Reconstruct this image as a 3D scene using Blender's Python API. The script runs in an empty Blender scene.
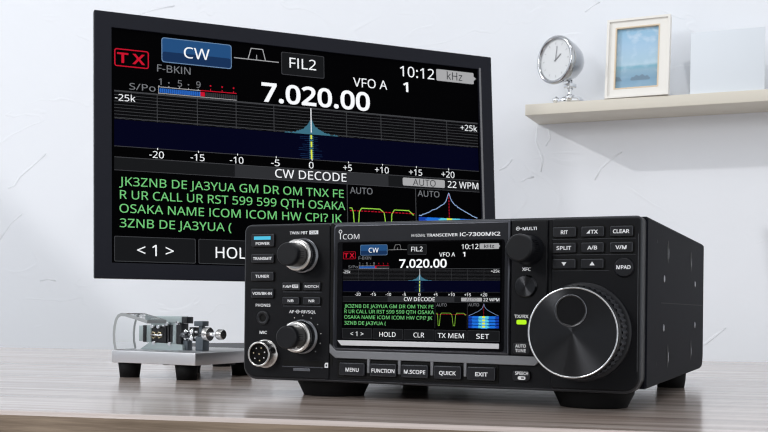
import bpy, bmesh, math, random
from mathutils import Vector, Matrix
random.seed(7)
PI = math.pi
R = math.radians
sc = bpy.context.scene
COL = sc.collection
DZ = 0.74                      # desk top height
CAMZ = DZ + 0.0527

# ------------------------------------------------------------------ materials
def lin(c):
    c /= 255.0
    return c / 12.92 if c <= 0.04045 else ((c + 0.055) / 1.055) ** 2.4
def rgb(r, g, b):
    return (lin(r), lin(g), lin(b), 1.0)

def new_mat(name):
    m = bpy.data.materials.new(name)
    m.use_nodes = True
    nt = m.node_tree
    return m, nt, nt.nodes['Principled BSDF']

def pbr(name, col, rough=0.5, metal=0.0, spec=0.5, coat=0.0, bump=0.0, bscale=400.0, aniso=0.0, axis='Y', coat_rough=0.1):
    m, nt, p = new_mat(name)
    p.inputs['Base Color'].default_value = col
    p.inputs['Roughness'].default_value = rough
    p.inputs['Metallic'].default_value = metal
    p.inputs['Specular IOR Level'].default_value = spec
    p.inputs['Coat Weight'].default_value = coat
    p.inputs['Coat Roughness'].default_value = coat_rough
    if bump:
        tc = nt.nodes.new('ShaderNodeTexCoord')
        n = nt.nodes.new('ShaderNodeTexNoise'); n.inputs['Scale'].default_value = bscale; n.inputs['Detail'].default_value = 3
        b = nt.nodes.new('ShaderNodeBump'); b.inputs['Strength'].default_value = bump; b.inputs['Distance'].default_value = 0.0005
        nt.links.new(tc.outputs['Object'], n.inputs['Vector'])
        nt.links.new(n.outputs['Fac'], b.inputs['Height'])
        nt.links.new(b.outputs['Normal'], p.inputs['Normal'])
    if aniso:
        p.inputs['Anisotropic'].default_value = aniso
        t = nt.nodes.new('ShaderNodeTangent'); t.direction_type = 'RADIAL'; t.axis = axis
        nt.links.new(t.outputs['Tangent'], p.inputs['Tangent']); p.inputs['Anisotropic Rotation'].default_value = 0.25
    return m

def emit(name, col, s=1.0):
    m, nt, p = new_mat(name)
    p.inputs['Base Color'].default_value = (0.0, 0.0, 0.0, 1)
    p.inputs['Specular IOR Level'].default_value = 0.015
    p.inputs['Roughness'].default_value = 0.6
    p.inputs['Emission Color'].default_value = col
    p.inputs['Emission Strength'].default_value = s
    return m

M = {}
M['plastic'] = pbr('black_satin_plastic', (0.0045, 0.0048, 0.0065, 1), 0.42, spec=0.16, bump=0.05, bscale=900)
M['plastic_mid'] = pbr('graphite_satin_plastic', (0.010, 0.011, 0.0155, 1), 0.36, spec=0.2, bump=0.04, bscale=900)
M['cover'] = pbr('textured_black_steel', (0.0055, 0.006, 0.0095, 1), 0.6, spec=0.04, bump=0.1, bscale=1400)
M['edge'] = pbr('lightened_satin_edge', (0.075, 0.078, 0.092, 1), 0.3, metal=0.7)  # lightened chamfer colour, painting a highlight on the display bezel edges
M['key'] = pbr('black_key_plastic', (0.009, 0.0095, 0.0125, 1), 0.33, spec=0.3)
M['knob'] = pbr('black_knob_plastic', (0.0065, 0.007, 0.009, 1), 0.36, spec=0.25)
M['disc'] = pbr('spun_black_metal', (0.045, 0.046, 0.050, 1), 0.27, metal=1.0, aniso=0.95)
M['key_edge'] = pbr('lightened_key_edge', (0.035, 0.037, 0.043, 1), 0.3, metal=0.6)  # chamfers paler than the keys, imitating light caught on their bevels
M['rubber'] = pbr('black_rubber', (0.004, 0.004, 0.0045, 1), 0.65, spec=0.15)
M['grip'] = pbr('ribbed_grey_rubber', (0.045, 0.047, 0.054, 1), 0.4, spec=0.4)
M['chrome'] = pbr('polished_chrome', (0.82, 0.83, 0.85, 1), 0.12, metal=1.0)
M['satin_metal'] = pbr('satin_nickel', (0.52, 0.51, 0.50, 1), 0.2, metal=1.0)
M['dark_chrome'] = pbr('dark_chrome', (0.16, 0.165, 0.18, 1), 0.25, metal=1.0)
M['clock_chrome'] = pbr('smoky_chrome', (0.5, 0.51, 0.53, 1), 0.08, metal=1.0)
M['hole'] = pbr('dark_recess', (0.002, 0.002, 0.002, 1), 0.6, spec=0.2)
M['band'] = pbr('grey_metallic_paint', (0.20, 0.205, 0.22, 1), 0.42, metal=0.3, bump=0.05, bscale=1500)
M['silver'] = pbr('pale_edge_shine', (0.66, 0.66, 0.68, 1), 0.4, metal=0.35)  # painted shine for the glass edge under the display
M['glass_black'] = pbr('black_display_glass', (0.002, 0.002, 0.003, 1), 0.15, spec=0.12)
M['ink'] = pbr('white_print', (0.82, 0.83, 0.85, 1), 0.6)
M['ink_dim'] = pbr('grey_print', (0.38, 0.39, 0.41, 1), 0.6)
M['ink_dark'] = pbr('dark_print', (0.01, 0.01, 0.012, 1), 0.6)
M['bezel'] = pbr('blue_black_bezel', (0.0095, 0.0105, 0.017, 1), 0.45, spec=0.15)
M['alu'] = pbr('brushed_aluminium', (0.62, 0.62, 0.64, 1), 0.35, metal=0.85, bump=0.05, bscale=600)
M['teal_grey'] = pbr('grey_green_painted_metal', (0.40, 0.47, 0.48, 1), 0.4, metal=0.3)
M['slate'] = pbr('slate_grey_metal', (0.10, 0.12, 0.14, 1), 0.4, metal=0.4)
M['black_metal'] = pbr('black_anodised_metal', (0.012, 0.013, 0.016, 1), 0.4)
M['brass'] = pbr('pale_brass', (0.75, 0.66, 0.45, 1), 0.25, metal=1.0)
M['shelf'] = pbr('cream_laminate', (0.68, 0.64, 0.56, 1), 0.5, bump=0.03, bscale=300)
M['white_paint'] = pbr('white_painted_wood', (0.83, 0.81, 0.77, 1), 0.45)
M['tan'] = pbr('tan_inner_moulding', (0.72, 0.58, 0.42, 1), 0.5)
M['board'] = pbr('bluish_white_card', (0.70, 0.745, 0.80, 1), 0.6)
M['dial'] = pbr('white_dial', (0.66, 0.68, 0.70, 1), 0.35, coat=0.4)
# screen inks
E = {
 'white': emit('screen_white', rgb(250, 252, 255)),
 'grey': emit('screen_grey', rgb(120, 122, 126)),
 'lgrey': emit('screen_light_grey', rgb(168, 168, 170)),
 'dgrey': emit('screen_dark_grey', rgb(52, 53, 56)),
 'key': emit('screen_key_grey', rgb(24, 25, 27)),
 'keyedge': emit('screen_key_edge', rgb(62, 63, 66)),
 'black': emit('screen_black', rgb(1, 1, 2)),
 'red': emit('screen_red', rgb(200, 20, 45)),
 'blue': emit('screen_blue', rgb(36, 78, 126)),
 'blue_low': emit('screen_blue_low', rgb(24, 50, 88)),
 'blue_edge': emit('screen_blue_edge', rgb(110, 140, 175)),
 'meter': emit('screen_meter_blue', rgb(40, 100, 190)),
 'navy': emit('screen_navy', rgb(2, 3, 26)),
 'teal': emit('screen_teal', rgb(60, 110, 130)),
 'green': emit('screen_green', rgb(118, 205, 125)),
 'lime': emit('screen_lime', rgb(150, 210, 70)),
 'yellow': emit('screen_yellow', rgb(225, 235, 70)),
 'ltblue': emit('screen_light_blue', rgb(150, 180, 225)),
 'band': emit('screen_band', rgb(46, 47, 50)),
 'wf1': emit('screen_deep_blue', rgb(20, 60, 160)),
 'wf2': emit('screen_bright_blue', rgb(30, 110, 215)),
 'wf3': emit('screen_cyan', rgb(90, 200, 225)),
 'scope': emit('screen_scope', rgb(9, 9, 11)),
 'grid': emit('screen_grid', rgb(66, 67, 70)),
}
M['led'] = emit('green_led', rgb(185, 245, 40), 1.0)
M['cyan_led'] = emit('cyan_led', rgb(90, 205, 240), 0.9)

def acrylic():
    m, nt, p = new_mat('clear_acrylic')
    p.inputs['Base Color'].default_value = (0.97, 0.98, 0.98, 1)
    p.inputs['Roughness'].default_value = 0.02
    p.inputs['Transmission Weight'].default_value = 1.0
    p.inputs['IOR'].default_value = 1.08
    return m
M['acrylic'] = acrylic()
M['gloss'] = pbr('gloss_black', (0.004, 0.004, 0.005, 1), 0.12, spec=0.6)
def acrylic_edge():
    m, nt, p = new_mat('polished_acrylic_edge')
    p.inputs['Base Color'].default_value = (0.36, 0.38, 0.39, 1)
    p.inputs['Roughness'].default_value = 0.2
    return m
M['acrylic_edge'] = acrylic_edge()

def wood(name, c1, c2, c3, rough, coat, sx=1.5, sz=60, croh=0.12, spec=0.5):
    m, nt, p = new_mat(name)
    tc = nt.nodes.new('ShaderNodeTexCoord')
    mp = nt.nodes.new('ShaderNodeMapping'); mp.inputs['Scale'].default_value = (sx, sz, sz)
    n1 = nt.nodes.new('ShaderNodeTexNoise'); n1.inputs['Scale'].default_value = 2.2; n1.inputs['Detail'].default_value = 7; n1.inputs['Roughness'].default_value = 0.62
    n1.inputs['Distortion'].default_value = 0.5
    mp2 = nt.nodes.new('ShaderNodeMapping'); mp2.inputs['Scale'].default_value = (sx * 5, sz * 6, sz * 6)
    n2 = nt.nodes.new('ShaderNodeTexNoise'); n2.inputs['Scale'].default_value = 2.0; n2.inputs['Detail'].default_value = 4
    mix = nt.nodes.new('ShaderNodeMath'); mix.operation = 'MULTIPLY_ADD'; mix.inputs[1].default_value = 0.35
    cr = nt.nodes.new('ShaderNodeValToRGB')
    e = cr.color_ramp.elements
    e[0].position = 0.42; e[0].color = c1
    e[1].position = 0.85; e[1].color = c3
    k = e.new(0.64); k.color = c2
    L = nt.links.new
    L(tc.outputs['Object'], mp.inputs['Vector']); L(mp.outputs['Vector'], n1.inputs['Vector'])
    L(tc.outputs['Object'], mp2.inputs['Vector']); L(mp2.outputs['Vector'], n2.inputs['Vector'])
    L(n2.outputs['Fac'], mix.inputs[0]); L(n1.outputs['Fac'], mix.inputs[2])
    L(mix.outputs[0], cr.inputs['Fac']); L(cr.outputs['Color'], p.inputs['Base Color'])
    b = nt.nodes.new('ShaderNodeBump'); b.inputs['Strength'].default_value = 0.12; b.inputs['Distance'].default_value = 0.0003
    L(mix.outputs[0], b.inputs['Height']); L(b.outputs['Normal'], p.inputs['Normal'])
    p.inputs['Roughness'].default_value = rough
    p.inputs['Specular IOR Level'].default_value = spec
    p.inputs['Coat Weight'].default_value = coat
    p.inputs['Coat Roughness'].default_value = croh
    p.inputs['Coat IOR'].default_value = 2.0
    return m
M['desk'] = wood('greyed_walnut_veneer', rgb(104, 86, 76), rgb(180, 161, 150), rgb(228, 214, 205), 0.4, 1.0, sz=44, croh=0.17)
M['desk_edge'] = wood('walnut_edge_band', rgb(96, 80, 64), rgb(126, 109, 93), rgb(152, 134, 116), 0.55, 0.0, sx=6, sz=160)

def plaster():
    m, nt, p = new_mat('white_trowelled_plaster')
    tc = nt.nodes.new('ShaderNodeTexCoord')
    L = nt.links.new
    n0 = nt.nodes.new('ShaderNodeTexNoise'); n0.inputs['Scale'].default_value = 3.5; n0.inputs['Detail'].default_value = 4; n0.inputs['Distortion'].default_value = 1.2
    n1 = nt.nodes.new('ShaderNodeTexNoise'); n1.inputs['Scale'].default_value = 16; n1.inputs['Detail'].default_value = 6; n1.inputs['Roughness'].default_value = 0.6
    mt = nt.nodes.new('ShaderNodeMath'); mt.operation = 'MULTIPLY_ADD'; mt.inputs[1].default_value = 0.25
    L(tc.outputs['Object'], n0.inputs['Vector']); L(tc.outputs['Object'], n1.inputs['Vector'])
    L(n1.outputs['Fac'], mt.inputs[0]); L(n0.outputs['Fac'], mt.inputs[2])
    b = nt.nodes.new('ShaderNodeBump'); b.inputs['Strength'].default_value = 0.35; b.inputs['Distance'].default_value = 0.006
    # trowel marks: thin broken contour lines of a stretched noise
    mp = nt.nodes.new('ShaderNodeMapping'); mp.inputs['Rotation'].default_value = (0, 0.6, 0); mp.inputs['Scale'].default_value = (5.0, 5.0, 11.0)
    n2 = nt.nodes.new('ShaderNodeTexNoise'); n2.inputs['Scale'].default_value = 1.0; n2.inputs['Detail'].default_value = 3; n2.inputs['Distortion'].default_value = 0.8
    L(tc.outputs['Object'], mp.inputs['Vector']); L(mp.outputs['Vector'], n2.inputs['Vector'])
    r1 = nt.nodes.new('ShaderNodeValToRGB'); e = r1.color_ramp.elements
    e[0].position = 0.50; e[0].color = (0, 0, 0, 1); e[1].position = 0.535; e[1].color = (0, 0, 0, 1)
    k = e.new(0.51); k.color = (1, 1, 1, 1)
    n3 = nt.nodes.new('ShaderNodeTexNoise'); n3.inputs['Scale'].default_value = 9.0
    L(tc.outputs['Object'], n3.inputs['Vector'])
    r2 = nt.nodes.new('ShaderNodeValToRGB'); r2.color_ramp.elements[0].position = 0.52; r2.color_ramp.elements[1].position = 0.62
    L(n2.outputs['Fac'], r1.inputs['Fac']); L(n3.outputs['Fac'], r2.inputs['Fac'])
    m1 = nt.nodes.new('ShaderNodeMath'); m1.operation = 'MULTIPLY'; L(r1.outputs['Color'], m1.inputs[0]); L(r2.outputs['Color'], m1.inputs[1])
    m2 = nt.nodes.new('ShaderNodeMath'); m2.operation = 'MULTIPLY_ADD'; m2.inputs[1].default_value = 0.14
    L(m1.outputs[0], m2.inputs[0]); L(mt.outputs[0], m2.inputs[2])
    L(m2.outputs[0], b.inputs['Height']); L(b.outputs['Normal'], p.inputs['Normal'])
    p.inputs['Base Color'].default_value = (0.83, 0.855, 0.905, 1)
    p.inputs['Roughness'].default_value = 0.7
    p.inputs['Specular IOR Level'].default_value = 0.2
    return m
M['plaster'] = plaster()

def photo():
    # a seascape print: sky, haze line, sea and a low island, by height in the picture
    m, nt, p = new_mat('seascape_print')
    L = nt.links.new
    tc = nt.nodes.new('ShaderNodeTexCoord'); sp = nt.nodes.new('ShaderNodeSeparateXYZ')
    L(tc.outputs['Generated'], sp.inputs['Vector'])
    n = nt.nodes.new('ShaderNodeTexNoise'); n.inputs['Scale'].default_value = 3.0; n.inputs['Detail'].default_value = 3
    mp = nt.nodes.new('ShaderNodeMapping'); mp.inputs['Scale'].default_value = (1.0, 1.0, 2.2)
    L(tc.outputs['Generated'], mp.inputs['Vector']); L(mp.outputs['Vector'], n.inputs['Vector'])
    cr = nt.nodes.new('ShaderNodeValToRGB'); e = cr.color_ramp.elements
    e[0].position = 0.0; e[0].color = rgb(140, 174, 198)
    e[1].position = 1.0; e[1].color = rgb(146, 190, 220)
    for pos, c in ((0.15, rgb(130, 166, 192)), (0.30, rgb(145, 178, 198)), (0.36, rgb(128, 178, 198)), (0.40, rgb(172, 202, 220)), (0.7, rgb(168, 200, 226))):
        k = e.new(pos); k.color = c
    L(sp.outputs['Z'], cr.inputs['Fac'])
    cl = nt.nodes.new('ShaderNodeValToRGB'); cl.color_ramp.elements[0].position = 0.5; cl.color_ramp.elements[1].position = 0.7
    L(n.outputs['Fac'], cl.inputs['Fac'])
    mx = nt.nodes.new('ShaderNodeMix'); mx.data_type = 'RGBA'
    mm = nt.nodes.new('ShaderNodeMath'); mm.operation = 'MULTIPLY'
    L(cl.outputs['Color'], mm.inputs[0]); L(sp.outputs['Z'], mm.inputs[1])
    L(mm.outputs[0], mx.inputs[0]); L(cr.outputs['Color'], mx.inputs[6]); mx.inputs[7].default_value = rgb(205, 222, 238)
    L(mx.outputs[2], p.inputs['Base Color'])
    p.inputs['Roughness'].default_value = 0.25
    return m
M['photo'] = photo()
M['island'] = pbr('print_island_ink', rgb(112, 138, 158), 0.3)

# ------------------------------------------------------------------ mesh builder
class MB:
    def __init__(s):
        s.v, s.f, s.m = [], [], []
        s.smooth = []
    def add(s, verts, faces, mi=0, smooth=False):
        o = len(s.v)
        s.v += [tuple(v) for v in verts]
        s.f += [tuple(i + o for i in f) for f in faces]
        s.m += [mi] * len(faces)
        s.smooth += [smooth] * len(faces)
        return s
    def box(s, x0, x1, y0, y1, z0, z1, mi=0, c=0.0):
        if c <= 0:
            v = [(x0,y0,z0),(x1,y0,z0),(x1,y1,z0),(x0,y1,z0),(x0,y0,z1),(x1,y0,z1),(x1,y1,z1),(x0,y1,z1)]
            return s.add(v, [(0,3,2,1),(4,5,6,7),(0,1,5,4),(1,2,6,5),(2,3,7,6),(3,0,4,7)], mi)
        bm = bmesh.new()
        bmesh.ops.create_cube(bm, size=1.0)
        for w in bm.verts:
            w.co = Vector(((x0+x1)/2 + w.co.x*(x1-x0), (y0+y1)/2 + w.co.y*(y1-y0), (z0+z1)/2 + w.co.z*(z1-z0)))
        bmesh.ops.bevel(bm, geom=bm.edges[:], offset=c, segments=3, profile=0.5, affect='EDGES')
        bm.verts.index_update()
        s.add([w.co[:] for w in bm.verts], [[w.index for w in f.verts] for f in bm.faces], mi, True)
        bm.free()
        return s
    def prism(s, out, y0, y1, c=0.0, mi=0, mif=None, seg=3, cb=0.0, mic=None):
        """outline (x,z) counter-clockwise seen from -Y, front at y0, chamfer c at the front and cb at the back."""
        n = len(out)
        rings = []
        if c > 0:
            for k in range(seg + 1):
                a = PI / 2 * k / seg
                rings.append((c * (1 - math.sin(a)), y0 + c * (1 - math.cos(a))))
        else:
            rings.append((0, y0))
        if cb > 0:
            for k in range(seg + 1):
                a = PI / 2 * k / seg
                rings.append((cb * (1 - math.cos(a)), y1 - cb * (1 - math.sin(a))))
        else:
            rings.append((0, y1))
        vs = []
        for ins, y in rings:
            for (x, z) in inset(out, ins):
                vs.append((x, y, z))
        fs = [tuple(range(n))]
        fs.append(tuple(reversed([(len(rings)-1)*n + i for i in range(n)])))
        s.add(vs, [], mi)
        o = len(s.v) - len(vs)
        s.f.append(tuple(o + i for i in range(n))); s.m.append(mi if mif is None else mif); s.smooth.append(False)
        s.f.append(tuple(o + (len(rings)-1)*n + i for i in reversed(range(n)))); s.m.append(mi); s.smooth.append(False)
        for r in range(len(rings) - 1):
            for i in range(n):
                j = (i + 1) % n
                s.f.append((o + r*n + i, o + (r+1)*n + i, o + (r+1)*n + j, o + r*n + j)); s.m.append(mic if (mic is not None and c > 0 and r < seg) else mi); s.smooth.append(True)
        return s
    def lathe(s, prof, cx, cz, seg=48, mi=0, cap0=True, cap1=True, mat=None, mis=None):
        """profile (radius, distance out towards -Y) around an axis parallel to Y through (cx,cz); mat: extra Matrix."""
        vs, fs = [], []
        for (r, o) in prof:
            for k in range(seg):
                a = 2 * PI * k / seg
                p = Vector((cx + r * math.cos(a), -o, cz + r * math.sin(a)))
                if mat is not None: p = mat @ p
                vs.append(p[:])
        base = len(s.v)
        s.v += vs
        for i in range(len(prof) - 1):
            m_ = mi if mis is None else mis[i]
            for k in range(seg):
                j = (k + 1) % seg
                s.f.append((base + i*seg + k, base + i*seg + j, base + (i+1)*seg + j, base + (i+1)*seg + k)); s.m.append(m_); s.smooth.append(True)
        if cap0:
            s.f.append(tuple(base + k for k in reversed(range(seg)))); s.m.append(mi if mis is None else mis[0]); s.smooth.append(False)
        if cap1:
            q = (len(prof)-1)*seg
            s.f.append(tuple(base + q + k for k in range(seg))); s.m.append(mi if mis is None else mis[-1]); s.smooth.append(False)
        return s
    def tube(s, pts, r, seg=10, mi=0, flat=1.0, up=(0, 0, 1)):
        pts = [Vector(p) for p in pts]
        rr = r if isinstance(r, (list, tuple)) else [r] * len(pts)
        base = len(s.v)
        for i, p in enumerate(pts):
            t = (pts[min(i+1, len(pts)-1)] - pts[max(i-1, 0)]).normalized()
            u = Vector(up)
            if abs(t.dot(u)) > 0.95: u = Vector((1, 0, 0))
            a = t.cross(u).normalized(); b = t.cross(a).normalized()
            for k in range(seg):
                an = 2 * PI * k / seg
                s.v.append((p + a * rr[i] * math.cos(an) * flat + b * rr[i] * math.sin(an))[:])
        for i in range(len(pts) - 1):
            for k in range(seg):
                j = (k + 1) % seg
                s.f.append((base+i*seg+k, base+i*seg+j, base+(i+1)*seg+j, base+(i+1)*seg+k)); s.m.append(mi); s.smooth.append(True)
        s.f.append(tuple(base + k for k in reversed(range(seg)))); s.m.append(mi); s.smooth.append(False)
        s.f.append(tuple(base + (len(pts)-1)*seg + k for k in range(seg))); s.m.append(mi); s.smooth.append(False)
        return s
    def build(s, name, mats, parent=None, loc=None, rot=None, scale=0.001, kind=None):
        me = bpy.data.meshes.new(name)
        me.from_pydata([(a*scale, b*scale, c*scale) for a, b, c in s.v], [], s.f)
        if not isinstance(mats, (list, tuple)): mats = [mats]
        for m in mats: me.materials.append(m)
        for p, mi, sm in zip(me.polygons, s.m, s.smooth):
            p.material_index = mi; p.use_smooth = sm
        me.update(calc_edges=True)
        bm = bmesh.new(); bm.from_mesh(me); bmesh.ops.recalc_face_normals(bm, faces=bm.faces[:]) if not getattr(s, 'raw', False) else None
        bm.to_mesh(me); bm.free()
        o = bpy.data.objects.new(name, me); COL.objects.link(o)
        if parent: o.parent = parent
        if loc: o.location = loc
        if rot: o.rotation_euler = rot
        if kind: o['kind'] = kind
        return o

def inset(out, d):
    if d <= 0: return list(out)
    n = len(out); res = []
    for i in range(n):
        p0, p1, p2 = Vector(out[i-1]), Vector(out[i]), Vector(out[(i+1) % n])
        e1 = (p1 - p0).normalized(); e2 = (p2 - p1).normalized()
        n1 = Vector((-e1.y, e1.x)); n2 = Vector((-e2.y, e2.x))
        b = n1 + n2
        k = d / max(0.35, (1 + n1.dot(n2)))
        q = p1 + b * k
        res.append((q.x, q.y))
    return res

def rrect(x0, x1, z0, z1, r, seg=6):
    """rounded rectangle, r a number or (bl, br, tr, tl)"""
    if not isinstance(r, (tuple, list)): r = (r,)*4
    pts = []
    for (cx, cz, a0, q) in ((x0+r[0], z0+r[0], PI, r[0]), (x1-r[1], z0+r[1], 1.5*PI, r[1]), (x1-r[2], z1-r[2], 0, r[2]), (x0+r[3], z1-r[3], 0.5*PI, r[3])):
        sg = seg if q > 0.05 else 0
        for k in range(sg + 1):
            a = a0 + (PI/2) * (k/sg if sg else 0)
            pts.append((cx + q*math.cos(a), cz + q*math.sin(a)))
    return pts

def circle(cx, cz, r, seg=32):
    return [(cx + r*math.cos(2*PI*k/seg), cz + r*math.sin(2*PI*k/seg)) for k in range(seg)]

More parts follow.
